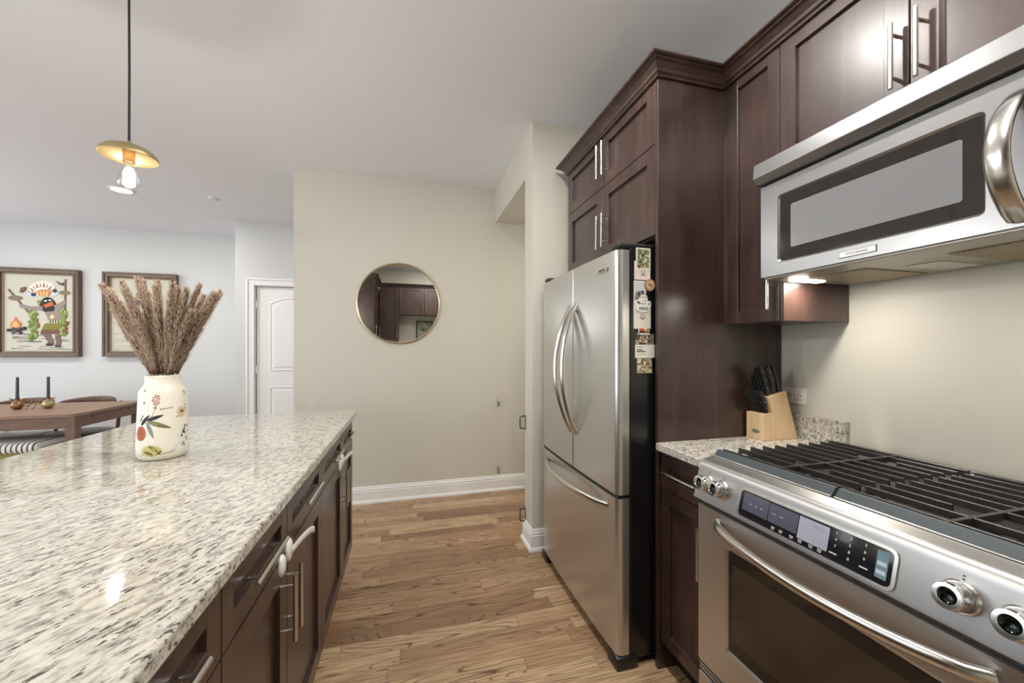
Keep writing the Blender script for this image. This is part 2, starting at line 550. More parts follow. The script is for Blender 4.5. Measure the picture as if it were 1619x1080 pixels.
# left wall and rear wall with large daylight openings
WIN_L = [(-3.4, -1.2), (-0.7, 1.7), (2.3, 4.9)]
bm = bmesh.new()
ys = [YB] + [v for w in WIN_L for v in w] + [5.77]
for i in range(0, len(ys), 2): box(bm, XL - 0.12, XL, ys[i], ys[i + 1], 0, CEIL)
for a, b in WIN_L:
    box(bm, XL - 0.12, XL, a, b, 0, 0.25); box(bm, XL - 0.12, XL, a, b, 2.5, CEIL)
struct('wall_left', bm, M['wall_daylit'])
WIN_B = [(-5.0, -3.3), (-2.8, -1.3)]
bm = bmesh.new()
xs = [XL] + [v for w in WIN_B for v in w] + [-0.85]
for i in range(0, len(xs), 2): box(bm, xs[i], xs[i + 1], YB - 0.12, YB, 0, CEIL)
for a, b in WIN_B:
    box(bm, a, b, YB - 0.12, YB, 0, 0.25); box(bm, a, b, YB - 0.12, YB, 2.5, CEIL)
struct('wall_rear', bm, M['wall_daylit'])
n = 0
def frame_bars(bm, a, b, lo, hi, along_y, c):
    for p, q, r, s in ((a, a + 0.05, lo, hi), (b - 0.05, b, lo, hi), ((a + b) / 2 - 0.03, (a + b) / 2 + 0.03, lo, hi), (a, b, lo, lo + 0.05), (a, b, hi - 0.05, hi)):
        if along_y: box(bm, c - 0.09, c - 0.03, p, q, r, s)
        else: box(bm, p, q, c - 0.09, c - 0.03, r, s)
for a, b in WIN_L:
    n += 1; bm = bmesh.new(); frame_bars(bm, a, b, 0.25, 2.5, True, XL); struct('window_%d' % n, bm, M['trim'])
    l = bpy.data.lights.new('daylight_portal', 'AREA'); l.shape = 'RECTANGLE'; l.size = b - a; l.size_y = 2.25; l.cycles.is_portal = True
    o = bpy.data.objects.new('daylight_portal', l); COL.objects.link(o); o.location = (XL - 0.13, (a + b) / 2, 1.375); o.rotation_euler = (PI / 2, 0, -PI / 2)
for a, b in WIN_B:
    n += 1; bm = bmesh.new(); frame_bars(bm, a, b, 0.25, 2.5, False, YB); struct('window_%d' % n, bm, M['trim'])
    l = bpy.data.lights.new('daylight_portal', 'AREA'); l.shape = 'RECTANGLE'; l.size = b - a; l.size_y = 2.25; l.cycles.is_portal = True
    o = bpy.data.objects.new('daylight_portal', l); COL.objects.link(o); o.location = ((a + b) / 2, YB - 0.13, 1.375); o.rotation_euler = (PI / 2, 0, 0)

# baseboards: profile (out, up)
BB = [(0, 0), (0.026, 0), (0.026, 0.012), (0.020, 0.024), (0.015, 0.026), (0.015, 0.098), (0.011, 0.102), (0.014, 0.112), (0.009, 0.122), (0.006, 0.135), (0, 0.138)]
def sweep(bm, path, prof, z=0.0, closed_ends=True):
    """mouldings: offset path to its right-hand side by prof[.][0], up by prof[.][1]"""
    P = [Vector((p[0], p[1])) for p in path]
    nr = []
    for i in range(len(P)):
        def rn(a, b):
            d = (b - a).normalized(); return Vector((d.y, -d.x))
        if i == 0: v = rn(P[0], P[1])
        elif i == len(P) - 1: v = rn(P[-2], P[-1])
        else:
            a, b = rn(P[i - 1], P[i]), rn(P[i], P[i + 1])
            v = (a + b); v = v / max(1e-6, v.dot(a))
        nr.append(v)
    rows = [[bm.verts.new((p.x + q.x * o, p.y + q.y * o, z + h)) for o, h in prof] for p, q in zip(P, nr)]
    k = len(prof)
    for a, b in zip(rows, rows[1:]):
        for j in range(k): bm.faces.new((a[j], a[(j + 1) % k], b[(j + 1) % k], b[j]))
    if closed_ends: bm.faces.new(rows[0]); bm.faces.new(rows[-1][::-1])
bm = bmesh.new(); sweep(bm, [(-0.886, 3.588), (-0.886, 3.468), (3.0, 3.468)], BB); struct('baseboard_far', bm, M['trim'])
bm = bmesh.new(); sweep(bm, [(1.70, 2.535), (0.77, 2.535), (0.77, 2.37), (0.86, 2.37)][::-1], [(-a, b) for a, b in BB]); struct('baseboard_passage', bm, M['trim'])
bm = bmesh.new(); sweep(bm, [(XL, 5.77), (-1.90, 5.77)], BB); struct('baseboard_dining', bm, M['trim'])
bm = bmesh.new(); sweep(bm, [(-1.90, 5.77), (-1.90, 5.09), (-1.785, 5.09)], BB); struct('baseboard_hall', bm, M['trim'])

# hall door and casing
door = thing('door_1', 'white two panel door with an arched top panel in the hall', 'door', (-1.33, 5.11, 0))
door['kind'] = 'structure'; del door['category']
bm = bmesh.new()
X0, X1, DY = -1.69, -0.97, 5.115
def arch(x0, x1, z0, z1, rise, k=12):
    top = []
    for i in range(k + 1):
        s = i / k; top.append((x1 + (x0 - x1) * s, z1 + rise * math.sin(PI * s) ** 0.9))
    return [(x0, z0), (x1, z0)] + top
def inset_pts(x0, x1, z0, z1, rise, d): return arch(x0 + d, x1 - d, z0 + d, z1 - d, rise)
box(bm, X0, X1, DY, DY + 0.035, 0.008, 2.012)
part('slab', bm, M['trim'], door)
for (a, b, z0, z1, rise) in ((X0 + 0.125, X1 - 0.125, 1.03, 1.835, 0.065), (X0 + 0.125, X1 - 0.125, 0.16, 0.855, 0.0)):
    bm = bmesh.new()
    loops = []
    for d, y in ((0.0, DY - 0.0005), (0.012, DY - 0.006), (0.03, DY + 0.0005), (0.055, DY - 0.005)):
        loops.append([bm.verts.new((x, y, z)) for x, z in inset_pts(a, b, z0, z1, rise, d)])
    m_ = len(loops[0])
    for p, q in zip(loops, loops[1:]):
        for i in range(m_): bm.faces.new((p[i], p[(i + 1) % m_], q[(i + 1) % m_], q[i]))
    bm.faces.new(loops[-1])
    part('panel', bm, M['trim'], door)
for z in (1.81, 1.05, 0.25):
    bm = bmesh.new(); box(bm, X0 - 0.012, X0 + 0.004, DY - 0.008, DY + 0.004, z - 0.045, z + 0.045, 0.002)
    part('hinge', bm, M['nickel'], door)
bm = bmesh.new()
lathe(bm, [(0.0, -0.075), (0.02, -0.072), (0.027, -0.055), (0.02, -0.04), (0.011, -0.03), (0.011, -0.01), (0.03, -0.006), (0.03, 0.0)], (X1 - 0.06, DY, 0.95), 20, (0, 1, 0))
part('knob', bm, M['nickel'], door)
bm = bmesh.new()
cas = [(0, 0), (0.075, 0), (0.075, 0.014), (0.06, 0.02), (0.018, 0.014), (0.012, 0.009), (0, 0.009)]
for x0, x1 in ((-1.785, -1.705), (-0.955, -0.875)):
    box(bm, x0, x1, 5.072, 5.09, 0, 2.105, 0.003); 
    box(bm, (x0 if x0 < -1.5 else x1 - 0.02), (x0 + 0.02 if x0 < -1.5 else x1), 5.062, 5.075, 0, 2.105, 0.003)
box(bm, -1.7048, -0.9552, 5.0722, 5.09, 2.025, 2.1048, 0.003); box(bm, -1.7648, -0.8952, 5.0622, 5.0722, 2.085, 2.1048, 0.003)
box(bm, -1.735, -1.698, 5.09, 5.16, 0, 2.045); box(bm, -0.962, -0.925, 5.09, 5.16, 0, 2.045); box(bm, -1.735, -0.925, 5.09, 5.16, 2.018, 2.045)
struct('trim_1', bm, M['trim'])

# ------------------------------------------------------------------ recessed ceiling lights
def can_light(x, y, label, power=CAN_POWER):
    t = thing('recessed_light', label, 'ceiling light', (x, y, CEIL))
    bm = bmesh.new(); lathe(bm, [(0.095, 0.0), (0.095, -0.004), (0.074, -0.008), (0.070, -0.002), (0.070, 0.0)], (x, y, CEIL), 32); part('trim_ring', bm, M['plastic_white'], t)
    bm = bmesh.new(); lathe(bm, [(0.0, -0.003), (0.071, -0.003)], (x, y, CEIL), 32); part('lens', bm, M['lens'], t, recalc=False)
    light('lamp', 'AREA', (x, y, CEIL - 0.012), power, t, (1.0, 0.965, 0.91), 0.14)
    return t
can_light(-2.527, 4.352, 'lit round recessed light in the dining room ceiling beyond the pendant')
where = ['above the kitchen aisle', 'added unseen above the camera end of the aisle', 'added unseen over the far left of the dining table', 'added unseen in the hall ceiling before the white door']
for (x, y), w in zip(CANS, where): can_light(x, y, 'lit round recessed light ' + w, 7.0 if 'hall' in w else CAN_POWER)
gl = thing('added_globe_light', 'unseen opal globe added above the range to brighten the kitchen', 'ceiling light', (0.92, 0.36, CEIL))  # out of view; globe added to brighten ceiling and upper doors
bm = bmesh.new(); lathe(bm, [(0.0, 0.0), (0.06, 0.0), (0.06, -0.02), (0.02, -0.03), (0.02, -0.075), (0.0, -0.075)], (0.92, 0.36, CEIL), 28); part('mount', bm, M['nickel'], gl, smooth=40)
bm = bmesh.new(); lathe(bm, [(0.085 * math.sin(i * PI / 16), 0.085 * math.cos(i * PI / 16)) for i in range(17)], (0.92, 0.36, CEIL - 0.16), 32); part('globe', bm, mat('opal glass glow', (1, 1, 1), 0.5, emit=(1.0, 0.965, 0.91), estr=44.0), gl, smooth=80)
bm = bmesh.new(); lathe(bm, [(0.0, -0.012), (0.040, -0.010), (0.048, 0.0)], (-1.811, 4.36, CEIL), 28)
tag(part('sprinkler_cover', bm, M['ceiling']), 'small white flush disc in the ceiling right of the pendant', 'sprinkler cover')
ps = thing('added_passage_light', 'unseen ceiling light added inside the side passage', 'ceiling light', (2.0, 3.0, 2.444))  # no fixture in view here; added to light the passage
bm = bmesh.new(); lathe(bm, [(0.12, 0), (0.12, -0.02), (0.0, -0.03)], (2.0, 3.0, 2.444), 24); part('lens', bm, M['lens'], ps)
light('lamp', 'AREA', (2.0, 3.0, 2.40), 9, ps, size=0.2)

# ------------------------------------------------------------------ island
IF = -0.322      # face plane of the island fronts
Z_DR0, Z_DR1, Z_D0 = 0.738, 0.878, 0.115
def island_cabinet(name_label, y0, y1, splits, xb, hands, end_panel=False):
    t = thing('island_cabinet', name_label, 'cabinet', (IF - 0.3, (y0 + y1) / 2, 0))
    bm = bmesh.new()
    box(bm, xb, IF - 0.0205, y0 + 0.0005, y1 - 0.0005, 0.10, 0.888)
    part('body', bm, M['cab'], t)
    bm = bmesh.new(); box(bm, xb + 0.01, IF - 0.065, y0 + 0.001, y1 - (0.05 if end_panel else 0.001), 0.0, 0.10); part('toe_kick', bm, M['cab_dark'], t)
    ys = [y0] + splits + [y1]
    for i, (a, b) in enumerate(zip(ys, ys[1:])):
        add_front('drawer', t, '+x', IF, a + 0.002, b - 0.002, Z_DR0, Z_DR1, (a + b) / 2 - 0.01, (Z_DR0 + Z_DR1) / 2 + 0.006, 0.205, False, 0.05)
        hs = b - 0.030 if hands[i] == 'r' else a + 0.030
        add_front('door', t, '+x', IF, a + 0.002, b - 0.002, Z_D0, Z_DR0 - 0.005, hs, 0.592, 0.18, True, 0.06)
    return t
island_cabinet('dark island cabinet at the near left corner with a bar handle drawer', 0.02, 0.806, [0.40], -0.83, 'rl')
island_cabinet('dark island cabinet in the middle with two door pulls side by side', 0.806, 1.645, [1.197], -1.0, 'rl')
island_cabinet('dark island cabinet at the far end next to the open floor', 1.645, 2.498, [2.125], -1.0, 'rl', True)

ic = thing('island_countertop', 'large speckled granite island top carrying the floral vase', 'countertop', (-0.81, 1.5, 0.89))
bm = bmesh.new()
prism(bm, [(-0.299, -0.58), (-0.299, 2.52), (-1.325, 2.52), (-1.325, 0.63), (-0.845, 0.63), (-0.845, -0.58)], 'z', 0.889, 0.92, 0.005, seg=3)
part('slab', bm, M['granite'], ic)

# child safety latches
def safety_latch(y0, y1, label):
    t = thing('safety_latch', label, 'child lock', (-0.31, (y0 + y1) / 2, 0.74), group='white child locks on the island fronts')
    def oval(y, z, ry, rz):
        bm = bmesh.new()
        lathe(bm, [(1.0, 0.0), (1.0, 0.35), (0.8, 0.85), (0.4, 1.0), (0.0, 1.0)], (0, 0, 0), 20, (1, 0, 0))
        for v in bm.verts: v.co = Vector((IF + v.co.x * 0.010, y + v.co.y * ry, z + v.co.z * rz))
        part('pad', bm, M['plastic_white'], t, smooth=60)
    oval(y0, 0.722, 0.021, 0.028); oval(y0 + 0.062, 0.733, 0.021, 0.032)
    bm = bmesh.new()
    pts = [(IF + 0.012 + 0.016 * math.sin(s * 2.4), y0 + 0.055 + s * (y1 - y0 - 0.055), 0.733 - 0.040 * s * s + 0.010 * math.sin(s * 3)) for s in [i / 12 for i in range(13)]]
    tube(bm, pts, 1.0, 8, flat_=(0.010, 0.0020, (0, 0, 1)))
    part('strap', bm, M['plastic_white'], t, smooth=60)
safety_latch(1.142, 1.41, 'white strap child lock on the island beside the paired door pulls')
safety_latch(2.047, 2.37, 'white strap child lock nearest the far end of the island')

# ------------------------------------------------------------------ vase with pampas
VX, VY, VZ = -0.814, 1.605, 0.92
VP = [(0.0, 0.0), (0.055, 0.0), (0.064, 0.004), (0.0705, 0.018), (0.071, 0.04), (0.069, 0.10), (0.0655, 0.19), (0.0635, 0.225), (0.0595, 0.236), (0.052, 0.246), (0.0485, 0.255), (0.0480, 0.270), (0.0495, 0.279), (0.047, 0.281), (0.044, 0.276), (0.044, 0.252), (0.055, 0.23), (0.062, 0.1), (0.055, 0.012), (0.0, 0.010)]
vase = thing('vase', 'cream ceramic vase painted with flowers standing on the granite island', 'vase', (VX, VY, VZ))
bm = bmesh.new(); lathe(bm, VP, (VX, VY, VZ), 48); VFACES = set(bm.faces) 
# painted decoration: thin glaze shapes that follow the wall of the vase
def vr(z):
    pr = [(0.0705, 0.018), (0.071, 0.04), (0.069, 0.10), (0.0655, 0.19), (0.0635, 0.225), (0.0595, 0.236)]
    for (r0, z0), (r1, z1) in zip(pr, pr[1:]):
        if z0 <= z <= z1: return r0 + (r1 - r0) * (z - z0) / (z1 - z0)
    return 0.066
to_cam = math.atan2(-VY, -VX)
LIFT = [0]
def vpt(x, y):
    """pixel of the 742 px wide study of the vase -> point on its wall, spread around its own axis"""
    s = max(-1.25, min(1.25, (x - 392) / 268.0 * 1.12))
    z = max(0.012, 0.275 * (990 - y) / 890.0 - 0.002)
    LIFT[0] += 1
    r = vr(z) + 0.0005 + 0.0000006 * LIFT[0]
    a = to_cam + s
    return (VX + r * math.cos(a), VY + r * math.sin(a), VZ + z)
VMATS = [flat(176, 112, 88), flat(44, 46, 56), flat(128, 128, 92), flat(140, 138, 134), flat(196, 190, 120), flat(104, 100, 44), flat(176, 94, 66), flat(214, 184, 150), flat(86, 70, 44)]
def leaf(x0, y0, x1, y1, wd, mi, k=7):
    dx, dy = x1 - x0, y1 - y0; L = math.hypot(dx, dy); nx, ny = -dy / L, dx / L
    A = []; B = []
    for i in range(k + 1):
        s = i / k; w = wd * math.sin(PI * min(1, s ** 0.8)) ** 0.8 if 0 < i < k else 0.0
        A.append((x0 + dx * s + nx * w, y0 + dy * s + ny * w)); B.append((x0 + dx * s - nx * w, y0 + dy * s - ny * w))
    for i in range(k):
        pa = [A[i], A[i + 1], B[i + 1], B[i]]
        pts = []
        for p in pa:
            if p not in pts: pts.append(p)
        if len(pts) >= 3: poly(bm, [vpt(*p) for p in pts], mi)
def blob(x, y, rx, ry, mi, k=16):
    rings = 5 if rx > 30 else 1
    prev = [bm.verts.new(vpt(x, y))]
    for q in range(1, rings + 1):
        ring = [bm.verts.new(vpt(x + rx * q / rings * math.cos(2 * PI * i / k), y + ry * q / rings * math.sin(2 * PI * i / k))) for i in range(k)]
        for i in range(k):
            j = (i + 1) % k
            f = bm.faces.new((prev[0], ring[i], ring[j])) if len(prev) == 1 else bm.faces.new((prev[i], ring[i], ring[j], prev[j]))
            f.material_index = mi
        prev = ring
def stroke(pts, wd, mi):
    for (x0, y0), (x1, y1) in zip(pts, pts[1:]):
        L = math.hypot(x1 - x0, y1 - y0); nx, ny = -(y1 - y0) / L * wd, (x1 - x0) / L * wd
        poly(bm, [vpt(x0 + nx, y0 + ny), vpt(x1 + nx, y1 + ny), vpt(x1 - nx, y1 - ny), vpt(x0 - nx, y0 - ny)], mi)
for i in range(20):
    a = i * 2.39996; r = 6 + 33 * math.sqrt(i / 20); blob(325 + r * math.cos(a), 330 + 1.55 * r * math.sin(a), 7.5, 9, 0, 8)
stroke([(318, 410), (314, 440), (300, 480), (250, 540)], 2.2, 2); blob(318, 412, 11, 9, 1, 10)
leaf(236, 545, 400, 492, 20, 1); leaf(170, 600, 268, 482, 19, 1); leaf(240, 550, 465, 640, 24, 2); leaf(236, 556, 312, 740, 20, 3)
for i in range(5): leaf(362 + i * 25, 436 - i * 3, 380 + i * 25, 424 - i * 2, 5, 1, 4)
for i in range(6): stroke([(345 + i * 18, 585 + i * 7), (362 + i * 18, 620 + i * 4)], 3, 8)
blob(170, 682, 62, 78, 6, 20); stroke([(165, 700), (168, 660), (180, 650)], 4, 8)
blob(285, 868, 92, 60, 4, 20)
leaf(310, 905, 165, 925, 17, 5); leaf(300, 905, 215, 870, 15, 5); leaf(345, 880, 262, 808, 16, 5); leaf(315, 910, 262, 982, 15, 5); leaf(335, 908, 380, 870, 13, 5)
stroke([(330, 905), (380, 908), (440, 900), (495, 878)], 2.6, 8)
blob(572, 478, 48, 60, 7, 18)
for i in range(4): leaf(578, 470, 578 + 34 * math.cos(i * 1.5 + 0.5), 470 + 26 * math.sin(i * 1.5 + 0.5), 8, 8, 4)
for x, y in ((565, 740), (580, 705), (606, 712), (600, 668), (612, 638), (592, 690)): blob(x, y, 11, 13, 1, 10)
for x, y in ((572, 838), (588, 820), (596, 845), (625, 770), (634, 790), (655, 700), (655, 640), (634, 404), (634, 440), (640, 470), (625, 255), (632, 285)): leaf(x, y - 14, x - 6, y + 16, 6, 1, 4)
stroke([(495, 870), (505, 840), (540, 812), (570, 800)], 1.6, 3)
for x, y in ((182, 525), (195, 500), (170, 545), (205, 360), (200, 230)): leaf(x, y - 14, x - 8, y + 14, 6, 1, 4)
blob(520, 524, 10, 5, 1, 8)
for f in bm.faces:
    if f not in VFACES: f.material_index += 1
part('body', bm, [M['vase']] + VMATS, vase, smooth=50)

def make_plume(i, base, tip, width, seed):
    rnd = random.Random(seed)
    b = Vector(base); tp = Vector(tip)
    out = Vector((tp.x - b.x, tp.y - b.y, 0))
    P = []
    for k in range(25):
        s = k / 24
        P.append(b + Vector((0, 0, (tp.z - b.z) * s)) + out * (s ** 1.45))
    def at(s):
        f = s * 24; j = min(23, int(f)); return P[j].lerp(P[j + 1], f - j)
    t = thing('pampas_stem', 'brown fluffy dried pampas stem in the floral vase', 'dried grass', tuple(b), group='pampas stems in the floral vase')
    bm = bmesh.new(); tube(bm, P[:23], 0.0016, 6); part('stem', bm, M['stem'], t, smooth=80)
    bm = bmesh.new()
    s0 = min(0.5, max(0.2, (1.205 - b.z) / (tp.z - b.z)))
    core = [at(s0 + (1 - s0) * q / 10) for q in range(11)]
    tube(bm, core, [0.003 + 0.0062 * math.sin(PI * min(0.97, 0.12 + q / 10 * 0.85)) for q in range(11)], 7)
    N = 1500
    for h in range(N):
        s = s0 + (1 - s0) * (rnd.random() ** 0.9)
        u = (s - s0) / (1 - s0)
        p = at(s); d = (at(min(1, s + 0.03)) - at(max(0, s - 0.03))).normalized()
        a = rnd.random() * 2 * PI
        o = d.orthogonal().normalized(); side = o * math.cos(a) + d.cross(o) * math.sin(a)
        L = width * (0.55 + 0.75 * rnd.random()) * (0.75 + 0.5 * math.sin(PI * min(1, u * 0.9 + 0.1))) * min(1.0, 0.45 + u * 4)
        g = rnd.uniform(0.9, 1.9)
        e = p + (side + d * g).normalized() * L * 1.5
        m_ = p + side * L * 0.55 + d * (0.35 * L * g)
        wv = d.cross(side) * rnd.uniform(0.0006, 0.0013)
        v = [bm.verts.new(q) for q in (p - wv, p + wv, m_ + wv, m_ - wv, e)]
        f1 = bm.faces.new((v[0], v[1], v[2], v[3])); f2 = bm.faces.new((v[3], v[2], v[4])); f2.material_index = 1
        if rnd.random() < 0.07: f1.material_index = 1
    part('plume', bm, [M['plume'], M['plume_pale']], t, recalc=False)
# spread seen in the photograph: (across, depth, top height)
R_ = Vector((math.cos(YAW), -math.sin(YAW), 0)); D_ = Vector((math.sin(YAW), math.cos(YAW), 0))
tips = [(-0.190, 0.02, 1.478), (-0.150, -0.05, 1.488), (-0.120, 0.06, 1.520), (-0.085, 0.00, 1.522), (-0.060, -0.07, 1.47), (-0.030, 0.08, 1.505), (-0.008, -0.02, 1.490),
        (0.035, 0.05, 1.47), (0.062, -0.04, 1.492), (0.085, 0.06, 1.465), (0.118, 0.00, 1.496), (0.150, 0.05, 1.478), (0.186, -0.02, 1.462), (0.010, 0.02, 1.40), (-0.11, 0.02, 1.41), (0.13, -0.05, 1.40), (-0.05, -0.05, 1.38), (0.06, 0.0, 1.38), (-0.16, 0.0, 1.41), (-0.135, 0.0, 1.505), (-0.045, 0.03, 1.515), (0.048, 0.0, 1.483), (0.10, -0.03, 1.478), (0.165, 0.0, 1.47)]
for i, (a, d, z) in enumerate(tips):
    tp = Vector((VX, VY, 0)) + R_ * a * 1.06 + D_ * d
    th_ = i * 2.4
    base = Vector((VX, VY, 0)) + R_ * (a * 0.06 + 0.005 * math.cos(th_)) + D_ * (d * 0.1 + 0.006 * math.sin(th_))
    make_plume(i, (base.x, base.y, 1.10), (tp.x, tp.y, z + 0.012), 0.0165, i + 3)

# ------------------------------------------------------------------ pendant lamp
def pendant(PX, PY, label, power):
    pd = thing('pendant_lamp', label, 'pendant lamp', (PX, PY, CEIL))
    bm = bmesh.new(); tube(bm, [(PX, PY, 2.0), (PX + 0.001, PY, 2.25), (PX, PY, 2.5), (PX, PY, CEIL - 0.02)], 0.0035, 8); part('cord', bm, M['cord'], pd, smooth=60)
    bm = bmesh.new(); lathe(bm, [(0.0, 0.0), (0.055, 0.0), (0.055, -0.02), (0.0, -0.024)], (PX, PY, CEIL), 28); part('canopy', bm, M['brass'], pd, smooth=40)
    bm = bmesh.new()
    arc = [(0.079 * math.sin(q * PI / 2 / 14), 1.956 + 0.043 * math.cos(q * PI / 2 / 14)) for q in range(15)]
    arc[0] = (0.0, arc[0][1])
    inn = [(max(0.0, r - 0.0015), z - 0.0018) for r, z in arc][::-1]
    lathe(bm, arc + inn, (PX, PY, 0), 44); part('shade', bm, M['brass'], pd, smooth=40)
    bm = bmesh.new(); lathe(bm, [(0.0, 2.012), (0.005, 2.012), (0.006, 1.998), (0.0, 1.996)], (PX, PY, 0), 16); part('cord_grip', bm, M['brass'], pd)
    bm = bmesh.new(); lathe(bm, [(0.0, 1.996), (0.0165, 1.996), (0.0165, 1.938), (0.0, 1.938)], (PX, PY, 0), 22); part('socket', bm, M['brass_dark'], pd, smooth=40)
    bm = bmesh.new(); lathe(bm, [(0.0125, 1.940), (0.013, 1.925), (0.017, 1.912), (0.026, 1.888), (0.0305, 1.872), (0.029, 1.860), (0.020, 1.851), (0.0, 1.848)], (PX, PY, 0), 28); bulb = part('bulb', bm, M['bulb'], pd, smooth=60)
    bm = bmesh.new(); tube(bm, [(PX, PY, 1.922), (PX, PY, 1.905), (PX, PY, 1.86)], [0.006, 0.015, 0.017], 12); part('filament', bm, M['glow'], bulb, smooth=60)
    light('lamp', 'POINT', (PX, PY, 1.845 - 0.012), power, pd, (1.0, 0.95, 0.86), 0.02)
pendant(-0.936, 1.649, 'small brass dome pendant with a clear glowing bulb over the island', 13)
pendant(-0.936, 0.72, 'unseen second pendant added over the near island end to brighten the kitchen', 17)  # out of view; this pendant is added to lift the ceiling brightness

# ------------------------------------------------------------------ right hand cabinets
TX = 0.972       # face of the tall fridge surround
UX = 1.290       # face of the upper cabinets
rc = thing('fridge_surround_cabinet', 'tall dark cabinet with four doors above the stainless fridge', 'cabinet', (1.28, 1.8, 0))
bm = bmesh.new(); box(bm, TX, 1.600, 1.36, 1.378, 0.0, 2.395, 0.001); part('side_panel', bm, M['cab'], rc)
bm = bmesh.new(); box(bm, TX + 0.021, 1.600, 1.3785, 2.27, 1.752, 2.395); part('body', bm, M['cab'], rc)
for z0, z1, hz in ((1.757, 2.124, 1.892), (2.128, 2.392, 2.257)):
    add_front('door', rc, '-x', TX, 1.3805, 1.822, z0, z1, 1.783, hz, 0.172, True)
    add_front('door', rc, '-x', TX, 1.826, 2.268, z0, z1, 1.838, hz, 0.172, True)
nc = thing('narrow_wall_cabinet', 'narrow dark wall cabinet between the tall panel and the microwave', 'cabinet', (1.45, 1.23, 1.39))
bm = bmesh.new(); box(bm, UX + 0.021, 1.600, 1.10, 1.3595, 1.395, 2.395); part('body', bm, M['cab'], nc)
bm = bmesh.new(); box(bm, UX + 0.001, 1.600, 1.086, 1.0995, 1.392, 2.395); part('side_panel', bm, M['cab'], nc)
bm = bmesh.new(); box(bm, UX + 0.001, UX + 0.0205, 1.335, 1.3595, 1.395, 2.395); part('filler', bm, M['cab'], nc)
d_ = part('door', shaker('-x', UX, 1.103, 1.334, 1.392, 2.392, 0.048), M['cab'], nc)
part('handle', pull('-x', UX, 1.128, 1.487, 0.105, True), M['nickel'], d_, smooth=40)
oc = thing('over_microwave_cabinet', 'dark two door cabinet above the microwave with bar pulls', 'cabinet', (1.45, 0.7, 1.93))
bm = bmesh.new(); box(bm, UX + 0.021, 1.600, 0.322, 1.0855, 1.935, 2.395); part('body', bm, M['cab'], oc)
add_front('door', oc, '-x', UX, 0.729, 1.1005, 1.935, 2.392, 0.753, 2.083, 0.178, True)
add_front('door', oc, '-x', UX, 0.352, 0.725, 1.935, 2.392, 0.699, 2.083, 0.178, True)
CR = [(0.0, 2.382), (0.010, 2.382), (0.012, 2.388), (0.009, 2.393), (0.016, 2.398), (0.020, 2.408), (0.034, 2.424), (0.046, 2.430), (0.046, 2.434), (0.054, 2.436), (0.060, 2.440), (0.060, 2.446), (0.0, 2.446)]
bm = bmesh.new()
sweep(bm, [(1.599, 2.272), (TX - 0.001, 2.272), (TX - 0.001, 1.359), (UX - 0.001, 1.359), (UX - 0.001, 0.322)], CR)
tag(part('crown_moulding', bm, M['cab']), 'dark crown moulding stepping around the tops of the right hand cabinets', 'crown moulding')

# base cabinet and worktop left of the range
BX = 0.985
bc = thing('base_cabinet', 'narrow dark base cabinet between the fridge panel and the range', 'cabinet', (1.28, 1.22, 0))
bm = bmesh.new(); box(bm, BX + 0.021, 1.600, 1.0885, 1.3595, 0.10, 0.883); part('body', bm, M['cab'], bc)
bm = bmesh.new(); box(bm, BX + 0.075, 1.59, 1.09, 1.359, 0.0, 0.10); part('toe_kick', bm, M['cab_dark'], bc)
add_front('drawer', bc, '-x', BX, 1.091, 1.357, 0.735, 0.872, 1.224, 0.808, 0.18, False, 0.045)
add_front('door', bc, '-x', BX, 1.091, 1.357, 0.115, 0.730, 1.122, 0.585, 0.178, True, 0.05)
rt = thing('granite_worktop', 'small speckled granite worktop left of the range under the knife block', 'countertop', (1.28, 1.22, 0.884))
bm = bmesh.new(); box(bm, 0.960, 1.603, 1.086, 1.3595, 0.884, 0.915, 0.004); part('slab', bm, M['granite_small'], rt)
bm = bmesh.new(); box(bm, 1.586, 1.604, 1.086, 1.3585, 0.9155, 1.015, 0.002); part('backsplash', bm, M['granite_small'], rt)

# ------------------------------------------------------------------ refrigerator
FY0, FY1 = 1.393, 2.285
fr = thing('refrigerator', 'stainless french door refrigerator with a bottom freezer drawer', 'refrigerator', (1.2, 1.84, 0))
bm = bmesh.new(); box(bm, 0.868, 1.575, FY0 + 0.004, FY1 - 0.004, 0.035, 1.700, 0.004); part('body', bm, M['black_gloss'], fr)
def fdoor(y0, y1, z0, z1, r0, r1, bow=0.010):
    """door slab: bowed front, rounded outer vertical edges of radius r0 / r1"""
    bm = bmesh.new(); pts = []
    xb, xf = 0.862, 0.800
    yc = (FY0 + FY1) / 2; hw = (FY1 - FY0) / 2
    def front(y): return xf - 0.0 + bow * ((y - yc) / hw) ** 2
    pts.append((xb, y0))
    if r0:
        for i in range(9):
            a = i / 8 * PI / 2
            pts.append((front(y0 + r0) + r0 * 1.25 * (1 - math.sin(a)), y0 + r0 * (1 - math.cos(a))))
    else: pts += [(front(y0) + 0.004, y0), (front(y0 + 0.003), y0 + 0.003)]
    e = r1 if r1 else 0.003
    for i in range(1, 12):
        y = (y0 + (r0 or 0.003)) + (y1 - e - y0 - (r0 or 0.003)) * i / 12; pts.append((front(y), y))
    if r1:
        for i in range(9):
            a = i / 8 * PI / 2
            pts.append((front(y1 - r1) + r1 * 1.25 * (1 - math.cos(a)), y1 - r1 * (1 - math.sin(a))))
    else: pts += [(front(y1 - 0.003), y1 - 0.003), (front(y1) + 0.004, y1)]
    pts.append((xb, y1))
    prism(bm, pts, 'z', z0, z1)
    return bm
YM = 1.806
def bow_handle(pts, w, thick, up):
    bm = bmesh.new(); tube(bm, pts, 1.0, 14, flat_=(w, thick, up)); return bm
drs = []
